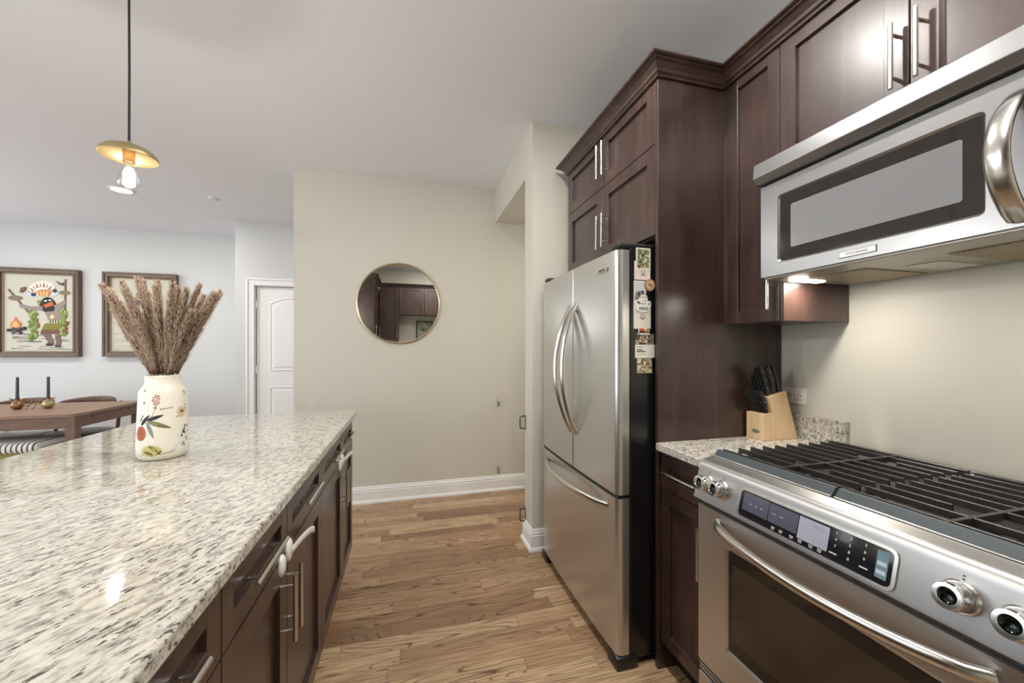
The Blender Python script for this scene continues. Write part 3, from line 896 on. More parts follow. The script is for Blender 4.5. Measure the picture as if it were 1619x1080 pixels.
for y0, y1, r0, r1, hy in ((FY0, YM - 0.003, 0.022, 0, 1.766), (YM + 0.003, FY1, 0, 0.022, 1.846)):
    d_ = part('door', fdoor(y0, y1, 0.702, 1.690, r0, r1), M['steel'], fr, smooth=35)
    pts = []
    for i in range(21):
        s = i / 20; z = 0.872 + (1.510 - 0.872) * s
        pts.append((0.806 - 0.085 * math.sin(PI * s) ** 0.8, hy + (0.012 if hy < YM else -0.012) * (math.cos(2 * PI * s) * 0.5 + 0.5) - (0.006 if hy < YM else -0.006), z))
    part('handle', bow_handle(pts, 0.017, 0.012, (0, 1, 0)), M['nickel'], d_, smooth=60, label='long bowed steel handle')
    bm = bmesh.new(); box(bm, 0.8625, 0.8675, y0 + 0.006, y1 - 0.004, 0.706, 1.686); part('gasket', bm, M['black'], d_)
    drs.append(d_)
bm = bmesh.new(); box(bm, 0.795, 0.7995, 1.468, 1.545, 1.617, 1.634, 0.001, mi=0)
for v in bm.verts: v.co.x += 0.0045
text_bm(bm, 'KitchenAid', 0.0125, (0.7990, 1.5065, 1.6255), (0, -1, 0), (0, 0, 1), 0.0006, 1)
part('badge', bm, [M['nickel'], M['print_dark']], drs[0], label='small steel brand badge')
fz = part('freezer_drawer', fdoor(FY0, FY1, 0.058, 0.686, 0.022, 0.022), M['steel'], fr, smooth=35)
pts = [(0.812 - 0.075 * math.sin(PI * i / 20) ** 0.7, 1.415 + 0.055 + (2.21 - 1.47) * i / 20, 0.636) for i in range(21)]
part('handle', bow_handle(pts, 0.015, 0.011, (0, 0, 1)), M['nickel'], fz, smooth=60)
bm = bmesh.new(); box(bm, 0.815, 0.868, FY0 + 0.008, FY1 - 0.008, 0.6865, 0.7015); part('gap_seal', bm, M['black'], fr)
for y in (1.398, 2.212):
    bm = bmesh.new(); box(bm, 0.818, 0.99, y, y + 0.066, 1.7005, 1.722, 0.008, 3); part('hinge_cover', bm, M['black'], fr, smooth=40)
bm = bmesh.new(); box(bm, 0.845, 0.868, FY0 + 0.01, FY1 - 0.01, 0.012, 0.055, 0.003); part('toe_grille', bm, M['black'], fr)
for y in (1.388, 2.205):
    bm = bmesh.new(); prism(bm, [(y, 0.0), (y + 0.085, 0.0), (y + 0.085, 0.05), (y + 0.05, 0.062), (y, 0.05)], 'x', 0.806, 0.90, 0.006); part('foot', bm, M['black'], fr, smooth=40)

# papers and magnets on the black side of the fridge (plane y = FY0 + .004)
SY = FY0 + 0.0035
def stuck(name, label, cat, x0, x1, z0, z1, layer, marks, base=(226, 216, 206), border=None):
    bm = bmesh.new(); y1 = SY - 0.0012 * layer
    mats = [flat(*base)]
    def mi(c):
        m = flat(*c)
        if m not in mats: mats.append(m)
        return mats.index(m)
    box(bm, x0, x1, y1 - 0.0008, y1, z0, z1)
    w, h = x1 - x0, z1 - z0
    for q, mk in enumerate(marks):
        yy = y1 - 0.0009 - 0.00003 * q
        k = mk[0]
        if k == 'rect':
            _, a, b, c, d, col = mk
            poly(bm, [(x0 + w * a, yy, z0 + h * b), (x0 + w * c, yy, z0 + h * b), (x0 + w * c, yy, z0 + h * d), (x0 + w * a, yy, z0 + h * d)], mi(col))
        elif k == 'disc':
            _, a, b, ra, col = mk
            poly(bm, [(x0 + w * a + ra * math.cos(i * PI / 9), yy, z0 + h * b + ra * math.sin(i * PI / 9)) for i in range(18)], mi(col))
        elif k == 'text':
            _, a, b, s, size, col = mk
            text_bm(bm, s, size, (x0 + w * a, yy, z0 + h * b), (1, 0, 0), (0, 0, 1), 0.0001, mi(col))
        elif k == 'spots':
            _, seed, nn, cols, lo, hi, a0, b0, a1, b1 = mk
            rn = random.Random(seed)
            for _i in range(nn):
                cx, cz, rr = rn.uniform(a0, a1), rn.uniform(b0, b1), rn.uniform(lo, hi)
                kk = rn.randint(5, 7); ph = rn.random() * 6
                yq = yy - 0.000004 * _i
                poly(bm, [(min(x1 - 0.001, max(x0 + 0.001, x0 + w * cx + rr * rn.uniform(0.6, 1.2) * math.cos(ph + 2 * PI * i / kk))), yq, min(z1 - 0.001, max(z0 + 0.001, z0 + h * cz + rr * rn.uniform(0.6, 1.2) * math.sin(ph + 2 * PI * i / kk)))) for i in range(kk)], mi(rn.choice(cols)))
    o = part(name, bm, mats, recalc=False)
    return tag(o, label, cat, 'papers and magnets on the fridge side')
GREEN = [(92, 108, 62), (140, 150, 104), (60, 66, 48), (196, 198, 176), (120, 104, 78)]
SEPIA = [(70, 58, 46), (170, 150, 124), (40, 34, 28), (214, 200, 176), (120, 100, 78)]
stuck('paper_card', 'pale pink card with a small grey motif below the garden photo', 'card', 0.886, 0.960, 1.572, 1.648, 1, [('disc', 0.55, 0.45, 0.010, (150, 140, 134)), ('disc', 0.55, 0.45, 0.007, (214, 202, 196)), ('rect', 0.42, 0.22, 0.68, 0.32, (150, 140, 134))], (224, 210, 204))
stuck('photo_print', 'white bordered garden photo at the top of the fridge side', 'photo', 0.893, 0.960, 1.613, 1.702, 2, [('rect', 0.08, 0.08, 0.92, 0.94, (150, 152, 120)), ('spots', 3, 70, GREEN, 0.003, 0.009, 0.12, 0.12, 0.88, 0.9)], (226, 222, 210))
stuck('photo_print', 'photo of two dark figures left of the round magnet', 'photo', 0.883, 0.940, 1.481, 1.568, 2, [('rect', 0.1, 0.06, 0.98, 0.95, (196, 204, 210)), ('rect', 0.1, 0.06, 0.98, 0.40, (92, 80, 76)), ('spots', 5, 22, [(60, 50, 48), (150, 128, 124), (40, 36, 36)], 0.004, 0.009, 0.15, 0.1, 0.9, 0.5), ('disc', 0.35, 0.35, 0.009, (176, 160, 160)), ('disc', 0.72, 0.38, 0.009, (160, 140, 136))], (222, 216, 208))
stuck('paper_card', 'long cream card with a small seal under the white lettered magnet', 'card', 0.883, 0.962, 1.373, 1.487, 1, [('disc', 0.52, 0.42, 0.012, (150, 142, 128)), ('disc', 0.52, 0.42, 0.008, (216, 208, 196)), ('rect', 0.42, 0.36, 0.62, 0.42, (150, 142, 128)), ('rect', 0.28, 0.74, 0.85, 0.80, (70, 74, 80)), ('rect', 0.3, 0.66, 0.8, 0.69, (150, 160, 176))], (222, 214, 202))
def round_magnet():
    bm = bmesh.new()
    c = (0.955, SY - 0.0036, 1.551)
    lathe(bm, [(0.0, 0.0035), (0.0255, 0.0035), (0.0255, 0.001), (0.0245, 0.0)], (c[0], c[1] - 0.0035 + 0.0036, c[2]), 30, (0, -1, 0), 0)
    ms = [flat(150, 96, 70), flat(206, 170, 132), flat(104, 82, 54), flat(222, 204, 170), flat(120, 118, 70)]
    y = c[1] - 0.0041
    poly(bm, [(c[0] + 0.0235 * math.cos(i * PI / 12), y + 0.0001, c[2] + 0.0235 * math.sin(i * PI / 12)) for i in range(24)], 0)
    poly(bm, [(c[0] + 0.0165 * math.cos(i * PI / 12), y, c[2] + 0.0165 * math.sin(i * PI / 12)) for i in range(24)], 1)
    for k in range(14):
        a = k * 2 * PI / 14; poly(bm, [(c[0] + r * math.cos(a + b), y - 0.0001, c[2] + r * math.sin(a + b)) for r, b in ((0.0185, -0.1), (0.0222, -0.1), (0.0222, 0.1), (0.0185, 0.1))], 3)
    poly(bm, [(c[0] - 0.010, y - 0.0002, c[2] + 0.002), (c[0] + 0.008, y - 0.0002, c[2] - 0.009), (c[0] + 0.011, y - 0.0002, c[2] - 0.004), (c[0] + 0.006, y - 0.0002, c[2] + 0.006), (c[0] - 0.004, y - 0.0002, c[2] + 0.009)], 2)
    poly(bm, [(c[0] + 0.006 * math.cos(i * PI / 6), y - 0.0003, c[2] + 0.002 + 0.005 * math.sin(i * PI / 6)) for i in range(12)], 4)
    tag(part('round_magnet', bm, ms, recalc=False), 'round terracotta souvenir magnet on the black fridge side', 'magnet', 'papers and magnets on the fridge side')
round_magnet()
def cloud_magnet():
    bm = bmesh.new(); ms = [flat(232, 230, 224), flat(40, 44, 48), flat(96, 120, 84), flat(120, 176, 110)]
    out = [(0.892, 1.452), (0.890, 1.468), (0.886, 1.478), (0.892, 1.488), (0.904, 1.492), (0.910, 1.506), (0.922, 1.512), (0.938, 1.510), (0.944, 1.502), (0.944, 1.488), (0.956, 1.484), (0.962, 1.474), (0.958, 1.464), (0.952, 1.458), (0.948, 1.446), (0.930, 1.440), (0.905, 1.442)]
    prism(bm, out, 'y', SY - 0.0066, SY - 0.0040)
    y = SY - 0.0068
    text_bm(bm, 'ALOHA', 0.0115, (0.924, y, 1.501), (1, 0, 0), (0, 0, 1), 0.0001, 1)
    text_bm(bm, 'from', 0.0095, (0.932, y, 1.486), (1, 0, 0), (0, 0, 1), 0.0001, 1)
    for i in range(7): poly(bm, [(0.905 + i * 0.0062, y, 1.448 + (i % 2) * 0.002), (0.909 + i * 0.0062, y, 1.448), (0.9095 + i * 0.0062, y, 1.461 + (i % 3) * 0.002), (0.906 + i * 0.0062, y, 1.460)], 1)
    for x, z, r, m_ in ((0.900, 1.480, 0.006, 2), (0.908, 1.476, 0.005, 2), (0.952, 1.474, 0.006, 3), (0.920, 1.474, 0.003, 1), (0.932, 1.474, 0.003, 1)):
        poly(bm, [(x + r * math.cos(i * PI / 6), y - 0.0001, z + r * math.sin(i * PI / 6)) for i in range(12)], m_)
    tag(part('lettered_magnet', bm, ms, recalc=False), 'white cloud shaped magnet lettered ALOHA on the fridge side', 'magnet', 'papers and magnets on the fridge side')
cloud_magnet()
stuck('photo_print', 'brown toned group photo above the white printed card', 'photo', 0.889, 0.977, 1.300, 1.351, 1, [('spots', 11, 46, SEPIA, 0.004, 0.010, 0.05, 0.05, 0.95, 0.95), ('rect', 0.0, 0.55, 0.35, 0.95, (46, 38, 32))], (130, 112, 92))
stuck('paper_card', 'white printed card with lines of dark writing on the fridge side', 'card', 0.889, 0.980, 1.254, 1.308, 2, [('rect', 0.06, 0.80, 0.42, 0.86, (120, 116, 112)), ('rect', 0.08, 0.58, 0.36, 0.66, (50, 48, 48)), ('rect', 0.08, 0.44, 0.52, 0.53, (50, 48, 48)), ('rect', 0.08, 0.30, 0.56, 0.33, (150, 146, 142)), ('rect', 0.08, 0.2, 0.5, 0.23, (150, 146, 142))], (226, 222, 214))
stuck('photo_print', 'small brown photo of a couple lowest on the fridge side', 'photo', 0.898, 0.968, 1.192, 1.253, 1, [('spots', 17, 50, [(196, 184, 154), (150, 136, 104), (110, 96, 70), (222, 214, 190)], 0.004, 0.009, 0.05, 0.05, 0.95, 0.95), ('rect', 0.28, 0.02, 0.50, 0.70, (52, 44, 38)), ('disc', 0.36, 0.80, 0.006, (60, 46, 38)), ('rect', 0.33, 0.25, 0.37, 0.6, (220, 212, 196))], (176, 164, 132))
def spice_magnet():
    bm = bmesh.new(); ms = [flat(186, 176, 164), flat(176, 74, 66), flat(168, 150, 92), flat(214, 212, 206), flat(80, 80, 110)]
    box(bm, 0.897, 0.957, SY - 0.006, SY - 0.0035, 1.347, 1.356, 0.001, 1, 0)
    for x, r, m_, h in ((0.918, 0.009, 1, 1.368), (0.936, 0.008, 2, 1.366), (0.949, 0.006, 2, 1.363)):
        lathe(bm, [(0.0, -0.004), (r, -0.002), (r, 0.002), (0.0, 0.004)], (x, SY - 0.005, h), 14, (0, -1, 0), m_)
    box(bm, 0.903, 0.907, SY - 0.006, SY - 0.004, 1.354, 1.376, 0.0, 1, 3)
    for i in range(5): box(bm, 0.900 + i * 0.011, 0.906 + i * 0.011, SY - 0.0068, SY - 0.0058, 1.348, 1.355, 0.0, 1, 4 if i == 0 else 3)
    tag(part('souvenir_magnet', bm, ms), 'small souvenir magnet with a red blob below the long cream card', 'magnet', 'papers and magnets on the fridge side')
spice_magnet()

# ------------------------------------------------------------------ microwave
MX = 1.180; MY0, MY1 = 0.324, 1.078
mw = thing('microwave', 'stainless over the range microwave with a dark window', 'microwave', (1.4, 0.7, 1.535))
bm = bmesh.new(); box(bm, MX + 0.0215, 1.601, MY0, MY1, 1.537, 1.930, 0.002); part('body', bm, M['steel_mw'], mw)
# door: a frame around the recessed window
WY0, WY1, WZ0, WZ1 = 0.536, 1.016, 1.574, 1.797
DY0 = 0.470
bm = bmesh.new()
ring_o = [(DY0, 1.535), (MY1, 1.535), (MY1, 1.845), (DY0, 1.845)]
ring_i = [(WY0, WZ0), (WY1, WZ0), (WY1, WZ1), (WY0, WZ1)]
ring_g = [(WY0 + 0.006, WZ0 + 0.006), (WY1 - 0.006, WZ0 + 0.006), (WY1 - 0.006, WZ1 - 0.006), (WY0 + 0.006, WZ1 - 0.006)]
def rr(pts, r, k=5):
    out = []
    cy = sum(p[0] for p in pts) / 4; cz = sum(p[1] for p in pts) / 4
    for (y, z), a0 in zip(pts, (PI, 1.5 * PI, 0, 0.5 * PI)):
        c = (y + r if y < cy else y - r, z + r if z < cz else z - r)
        for i in range(k + 1):
            a = a0 + i / k * PI / 2; out.append((c[0] + r * math.cos(a), c[1] + r * math.sin(a)))
    return out
L0 = [bm.verts.new((MX, y, z)) for y, z in rr(ring_o, 0.004)]
L1 = [bm.verts.new((MX, y, z)) for y, z in rr(ring_i, 0.012)]
L2 = [bm.verts.new((MX + 0.006, y, z)) for y, z in rr(ring_g, 0.008)]
Lb = [bm.verts.new((MX + 0.021, y, z)) for y, z in rr(ring_o, 0.004)]
for a, b in ((Lb, L0), (L0, L1), (L1, L2)):
    for i in range(len(a)): bm.faces.new((a[i], a[(i + 1) % len(a)], b[(i + 1) % len(a)], b[i]))
bm.faces.new(Lb)
md = part('door', bm, M['steel_mw'], mw)
bm = bmesh.new(); prism(bm, rr(ring_g, 0.008), 'x', MX + 0.0055, MX + 0.010); wn_ = part('window', bm, M['glass_dark'], md, label='dark glass window')
bm = bmesh.new(); poly(bm, [(MX + 0.0053, y, z) for y, z in rr([(0.574, 1.617), (0.974, 1.617), (0.974, 1.756), (0.574, 1.756)], 0.006)]); part('screen', bm, M['screen'], wn_, label='grey perforated screen')
bm = bmesh.new()
pts = [(MX - 0.004 - 0.074 * math.sin(PI * i / 20) ** 0.75, 0.486, 1.548 + 0.252 * i / 20) for i in range(21)]
tube(bm, pts, 1.0, 16, flat_=(0.019, 0.0075, (0, 1, 0)))
part('handle', bm, M['nickel'], md, smooth=60, label='wide bowed steel handle')
bm = bmesh.new(); box(bm, MX - 0.0014, MX - 0.0002, 0.733, 0.824, 1.5450, 1.5630, 0.0004, mi=1)
box(bm, MX - 0.0026, MX - 0.0010, 0.7345, 0.8225, 1.5465, 1.5615, 0.0003)
text_bm(bm, 'KITCHENAID', 0.0092, (MX - 0.0027, 0.7785, 1.554), (0, -1, 0), (0, 0, 1), 0.0004, 1)
part('badge', bm, [M['plate'], M['print_dark']], md, label='chrome brand badge')
bm = bmesh.new(); box(bm, MX, MX + 0.021, MY0, DY0 - 0.002, 1.535, 1.845, 0.003); part('control_panel', bm, M['glass_panel'], mw)
bm = bmesh.new(); prism(bm, [(1.170, 1.930), (1.150, 1.918), (1.146, 1.872), (1.162, 1.851), (1.201, 1.851), (1.201, 1.930)], 'y', MY0 - 0.001, MY1 + 0.001, 0.0015); part('vent_grille', bm, M['steel_mw'], mw)
bm = bmesh.new(); box(bm, 1.19, 1.203, MY0 + 0.005, MY1 - 0.005, 1.8455, 1.8505); part('vent_gap', bm, M['black'], mw)
# underside
bm = bmesh.new(); box(bm, MX + 0.012, 1.60, MY0 + 0.004, MY1 - 0.004, 1.528, 1.5365, 0.002); part('bottom_plate', bm, mat('warm grey enamel', (0.36, 0.34, 0.29), 0.35, 0.5), mw)
for y0, y1 in ((0.835, 1.005), (0.45, 0.655)):
    bm = bmesh.new(); box(bm, 1.30, 1.56, y0, y1, 1.5245, 1.5285, 0.001); part('filter', bm, M['filter'], mw)
bm = bmesh.new(); box(bm, 1.38, 1.55, 0.712, 0.785, 1.5255, 1.5285, 0.001); part('charcoal_cover', bm, mat('pale cover', (0.62, 0.59, 0.52), 0.4), mw)
for y in (1.037, 0.362):
    bm = bmesh.new(); box(bm, 1.27, 1.40, y - 0.016, y + 0.016, 1.5225, 1.5285, 0.004); part('task_light', bm, M['lens'], mw)
    light('lamp', 'AREA', (1.335, 1.022 if y > 0.7 else y, 1.518), 1.7, mw, (1.0, 0.92, 0.80), 0.05)

# ------------------------------------------------------------------ range
RY0, RY1, RYC = 0.324, 1.082, 0.703
rg = thing('range', 'stainless slide in gas range with black cast iron grates', 'stove', (1.26, RYC, 0))
bm = bmesh.new(); box(bm, 0.945, 1.580, RY0, RY1, 0.10, 0.900); part('body', bm, M['steel_h'], rg)
bm = bmesh.new(); box(bm, 0.99, 1.57, RY0 + 0.01, RY1 - 0.01, 0.0, 0.10); part('toe_kick', bm, M['black'], rg)
bm = bmesh.new(); prism(bm, [(0.982, 0.9005), (1.590, 0.9005), (1.590, 0.931), (1.570, 0.931), (1.560, 0.921), (1.010, 0.921), (0.998, 0.934), (0.982, 0.934)], 'y', RY0 - 0.003, RY1 + 0.003, 0.002); part('cooktop', bm, mat('dark cooktop steel', (0.17, 0.155, 0.135), 0.3, 0.9), rg)
# control panel (sloped)
cp = [(0.911, 0.806), (0.912, 0.812)]
for i in range(8):
    a = i / 7
    cp.append((0.9335 + 0.018 * a ** 1.6, 0.902 + 0.024 * math.sin(a * PI / 2)))
cp += [(0.981, 0.9330), (0.981, 0.885), (0.944, 0.803), (0.916, 0.802)]
bm = bmesh.new(); prism(bm, cp, 'y', RY0 - 0.003, RY1 + 0.003); cpan = part('control_panel', bm, M['steel_h'], rg, smooth=30)
P0, P1 = Vector((0.912, 0, 0.812)), Vector((0.9335, 0, 0.902))
PU = (P1 - P0).normalized(); PN = Vector((-PU.z, 0, PU.x))
def onp(y, h, d=0.0):
    """point on the sloped panel: h along the slope, d off it"""
    p = P0 + PU * h + PN * d
    return Vector((p.x, y, p.z))
def rrect(y0, y1, h0, h1, r, k=5):
    return rr([(y0, h0), (y1, h0), (y1, h1), (y0, h1)], r, k)
def panel_slab(outline, d0, d1, mi=0, bm=None):
    bm = bm or bmesh.new()
    A = [bm.verts.new(onp(y, h, d0)) for y, h in outline]; B = [bm.verts.new(onp(y, h, d1)) for y, h in outline]
    fs = [bm.faces.new(B), bm.faces.new(A[::-1])] + [bm.faces.new((A[i], A[(i + 1) % len(A)], B[(i + 1) % len(A)], B[i])) for i in range(len(A))]
    for f in fs: f.material_index = mi
    return bm
bm = panel_slab(rrect(0.538, 0.914, 0.001, 0.084, 0.016), -0.001, 0.0035); bez = part('display_bezel', bm, M['nickel'], cpan)
bm = panel_slab(rrect(0.545, 0.907, 0.007, 0.078, 0.011), 0.0, 0.0042); dsp = part('display', bm, M['glass_panel'], cpan, label='black glass display')
for o_, d_, m_, nm in (((0.818, 0.897, 0.026, 0.074), 0.0045, M['lcd_dark'], 'mode_screen'), ((0.738, 0.816, 0.026, 0.073), 0.0044, M['lcd_dark'], 'timer_screen'), ((0.665, 0.735, 0.020, 0.073), 0.0045, M['lcd'], 'clock_screen'), ((0.552, 0.572, 0.018, 0.072), 0.0045, flat(104, 134, 146), 'start_keys')):
    part(nm, panel_slab(rrect(*o_, 0.002), 0.004, d_), m_, dsp)
for h0 in (0.043, 0.026):
    part('key', panel_slab(rrect(0.554, 0.570, h0, h0 + 0.008, 0.001), 0.0045, 0.0048), flat(190, 196, 206), dsp)
bm = bmesh.new()
keys = [('1', 0, 0), ('2', 1, 0), ('3', 2, 0), ('4', 0, 1), ('5', 1, 1), ('6', 2, 1), ('7', 0, 2), ('8', 1, 2), ('9', 2, 2), ('0', 1, 3)]
for ch, cxk, rk in keys: text_bm(bm, ch, 0.0085, onp(0.650 - cxk * 0.0285, 0.069 - rk * 0.0145, 0.0045), (0, -1, 0), PU, 0.0002, 0)
text_bm(bm, '10:52', 0.0125, onp(0.690, 0.062, 0.0048), (0, -1, 0), PU, 0.0002, 1)
for y in (0.872, 0.855, 0.838): panel_slab(rrect(y - 0.004, y + 0.004, 0.046, 0.0485, 0.001), 0.0045, 0.0048, 1, bm)
for y in (0.80, 0.78): panel_slab(rrect(y - 0.005, y + 0.005, 0.048, 0.050, 0.0008), 0.0045, 0.0048, 1, bm)
for y in (0.798, 0.776, 0.748, 0.726, 0.700, 0.680): 
    panel_slab(rrect(y - 0.005, y + 0.005, 0.0155, 0.0175, 0.0008), 0.0042, 0.0046, 0, bm); panel_slab(rrect(y - 0.004, y + 0.004, 0.0115, 0.013, 0.0005), 0.0042, 0.0046, 0, bm)
for y in (0.652, 0.592): panel_slab(rrect(y - 0.008, y + 0.008, 0.022, 0.0245, 0.0008), 0.0042, 0.0046, 0, bm)
part('printing', bm, [M['print'], flat(150, 160, 200)], dsp, label='white key numbers and marks')
for y in (1.038, 0.980, 0.450, 0.378):
    h = 0.050
    c = onp(y, h, 0)
    bm = bmesh.new(); lathe(bm, [(0.028, 0.0), (0.028, 0.003), (0.025, 0.006), (0.0, 0.006)], c, 32, PN); kb = part('knob_base', bm, M['nickel'], cpan, smooth=40)
    bm = bmesh.new()
    lathe(bm, [(0.0225, 0.006), (0.0235, 0.010), (0.0225, 0.034), (0.0200, 0.0375), (0.0140, 0.0375), (0.0125, 0.0355), (0.0115, 0.030)], c, 32, PN, 0)
    lathe(bm, [(0.0115, 0.030), (0.007, 0.0265), (0.0, 0.0255)], c, 32, PN, 1)
    # grip ridge across the face
    s = PN.cross(Vector((0, 1, 0))).normalized()
    part('knob', bm, [M['chrome'], M['dish']], cpan, smooth=35, label='chrome burner knob')
    bm = bmesh.new()
    for k in range(2): panel_slab([(y - 0.0011 + 0.0022 * math.cos(a * PI / 4), h + 0.031 + k * 0.006 + 0.0016 * math.sin(a * PI / 4)) for a in range(8)], 0.0, 0.0004, 0, bm)
    part('burner_mark', bm, M['print_dark'], cpan)
# oven door
OX = 0.920
od = None
bm = bmesh.new()
W = [(0.445, 0.385), (0.962, 0.385), (0.962, 0.700), (0.445, 0.700)]
O = [(RY0 + 0.006, 0.283), (RY1 - 0.008, 0.283), (RY1 - 0.008, 0.788), (RY0 + 0.006, 0.788)]
G = [(0.453, 0.393), (0.954, 0.393), (0.954, 0.692), (0.453, 0.692)]
L0 = [bm.verts.new((OX, y, z)) for y, z in rr(O, 0.003)]; Lb = [bm.verts.new((OX + 0.024, y, z)) for y, z in rr(O, 0.003)]
L1 = [bm.verts.new((OX, y, z)) for y, z in rr(W, 0.010)]; L2 = [bm.verts.new((OX + 0.004, y, z)) for y, z in rr(G, 0.006)]
for a, b in ((Lb, L0), (L0, L1), (L1, L2)):
    for i in range(len(a)): bm.faces.new((a[i], a[(i + 1) % len(a)], b[(i + 1) % len(a)], b[i]))
bm.faces.new(Lb)
od = part('oven_door', bm, M['steel_h'], rg)
bm = bmesh.new(); prism(bm, rr(G, 0.006), 'x', OX + 0.0035, OX + 0.008); ow = part('window', bm, M['glass_dark'], od, label='dark brown glass window')
bm = bmesh.new(); poly(bm, [(OX + 0.0033, y, z) for y, z in rr([(0.495, 0.430), (0.938, 0.430), (0.938, 0.655), (0.495, 0.655)], 0.004)]); part('inner_view', bm, mat('lighter oven interior', (0.045, 0.033, 0.022), 0.08), ow)
bm = bmesh.new()
pts = [(OX - 0.004 - 0.058 * math.sin(PI * min(1, max(0, i / 24))) ** 0.5, 0.405 + 0.585 * i / 24, 0.757 - 0.012 * math.sin(PI * i / 24)) for i in range(25)]
tube(bm, pts, 1.0, 14, flat_=(0.0135, 0.0105, (0, 0, 1)))
part('handle', bm, M['nickel'], od, smooth=60, label='full width bowed steel handle')
bm = bmesh.new(); box(bm, OX + 0.012, 0.946, RY0 + 0.01, RY1 - 0.004, 0.789, 0.8015); part('gap', bm, M['black'], rg)
bm = bmesh.new()
for z in (0.247, 0.259, 0.271): box(bm, OX + 0.008, 0.9445, RY0 + 0.004, RY1 - 0.004, z, z + 0.006, 0.001)
box(bm, OX + 0.020, 0.9449, RY0 + 0.004, RY1 - 0.004, 0.243, 0.281)
part('vent_louvre', bm, M['steel_h'], rg)
bm = bmesh.new(); box(bm, OX + 0.002, 0.944, RY0 + 0.004, RY1 - 0.006, 0.105, 0.240, 0.003); part('storage_drawer', bm, M['steel_h'], rg)
# burners
for bx in (1.135, 1.395):
    for by in (0.875, 0.525):
        bm = bmesh.new()
        lathe(bm, [(0.062, 0.921), (0.060, 0.925), (0.040, 0.926)], (bx, by, 0), 32, mi=1)
        lathe(bm, [(0.040, 0.921), (0.040, 0.932), (0.034, 0.934), (0.034, 0.938), (0.030, 0.941), (0.0, 0.942)], (bx, by, 0), 32, mi=0)
        part('burner', bm, [M['black'], M['iron']], rg, smooth=35)
# grates
def grate(y0, y1, yc, t):
    g = None
    bm = bmesh.new()
    x0, x1 = 1.003, 1.500
    zt = 0.9555
    def bar(xa, xb, ya, yb, h=0.016, w=0.0070, foot=()):
        if abs(xb - xa) < 1e-6:   # along y
            prism(bm, [(xa - w / 2, zt - h), (xa + w / 2, zt - h), (xa + w * 0.42, zt), (xa - w * 0.42, zt)], 'y', ya, yb, 0.0012, seg=1)
        else:
            prism(bm, [(ya - w / 2, zt - h - 0.0004), (ya + w / 2, zt - h - 0.0004), (ya + w * 0.42, zt + 0.0004), (ya - w * 0.42, zt + 0.0004)], 'x', xa, xb, 0.0012, seg=1)
    # lengthwise bars, alternately full and broken over the burners
    xsb = [1.022, 1.085, 1.135, 1.188, 1.240, 1.292, 1.345, 1.395, 1.448, 1.488]
    for i, x in enumerate(xsb):
        near = min(abs(x - 1.135), abs(x - 1.395))
        if near < 0.06:
            g_ = 0.052 if near < 0.03 else 0.028
            if near < 0.03:
                bar(x, x, y0, yc - g_); bar(x, x, yc + g_, y1)
            else:
                bar(x, x, y0, y1)
        else:
            bar(x, x, y0, y1)
        for ye in (y0 + 0.005, y1 - 0.005): box(bm, x - 0.0035, x + 0.0035, ye - 0.005, ye + 0.005, 0.9215, zt - 0.010, 0.001)
    bar(1.003, 1.492, yc, yc, w=0.010)
    # back rail
    bar(1.496, 1.496, y0, y1, w=0.010)
    o = part('grate', bm, M['iron'], t, label='black cast iron grate')
    bm = bmesh.new(); prism(bm, [(0.9855, 0.9355), (1.0005, 0.9555), (1.0085, 0.9555), (1.0085, 0.9400), (1.000, 0.9345)], 'y', y0 - 0.003, y1 + 0.003, 0.001); part('front_lip', bm, M['iron_lip'], o, label='smooth blue grey front lip')
    bm = bmesh.new(); box(bm, 0.9825, 0.9995, y0 - 0.003, y1 + 0.003, 0.9342, 0.9378, 0.001); part('trim', bm, M['nickel'], o)
grate(0.710, 1.076, 0.868, rg)
grate(0.330, 0.697, 0.512, rg)

# ------------------------------------------------------------------ outlet, knife block
ot = thing('wall_outlet', 'white double outlet plate turned sideways on the wall behind the knives', 'outlet', (1.605, 1.30, 1.09))
bm = bmesh.new(); box(bm, 1.599, 1.6045, 1.246, 1.352, 1.057, 1.126, 0.002); part('cover_plate', bm, M['plastic_white'], ot)
for y in (1.276, 1.318):
    bm = bmesh.new(); box(bm, 1.5975, 1.600, y - 0.0155, y + 0.0155, 1.078, 1.106, 0.004); s_ = part('socket', bm, M['plastic_white'], ot)
    bm = bmesh.new()
    for dz in (-0.006, 0.006): box(bm, 1.5970, 1.5977, y + 0.001, y + 0.008, 1.092 + dz - 0.001, 1.092 + dz + 0.001)
    box(bm, 1.5970, 1.5977, y - 0.009, y - 0.005, 1.0895, 1.0945); part('slots', bm, M['black'], s_)
kb_ = thing('knife_block', 'pale wooden knife block with a grey oval badge on the small worktop', 'knife block', (1.49, 1.31, 0.915))
KY0, KY1 = 1.264, 1.350
prof = [(1.400, 0.9152), (1.578, 0.9152), (1.512, 1.118), (1.424, 1.092), (1.4455, 1.026), (1.400, 1.024)]
bm = bmesh.new(); prism(bm, prof, 'y', KY0, KY1, 0.002); part('block', bm, M['oak_block'], kb_)
bm = bmesh.new(); lathe(bm, [(1.0, 0.0), (1.0, 0.5), (0.9, 1.0), (0.0, 1.0)], (0, 0, 0), 28, (-1, 0, 0))
for v in bm.verts: v.co = Vector((1.4002 + v.co.x * 0.0012, 1.304 + v.co.y * 0.019, 0.949 + v.co.z * 0.0078))
part('badge', bm, mat('grey oval badge', (0.16, 0.15, 0.14), 0.4), kb_)
KD = Vector((-0.31, 0, 0.951)).normalized()
KS = Vector((0.951, 0, 0.31)).normalized()
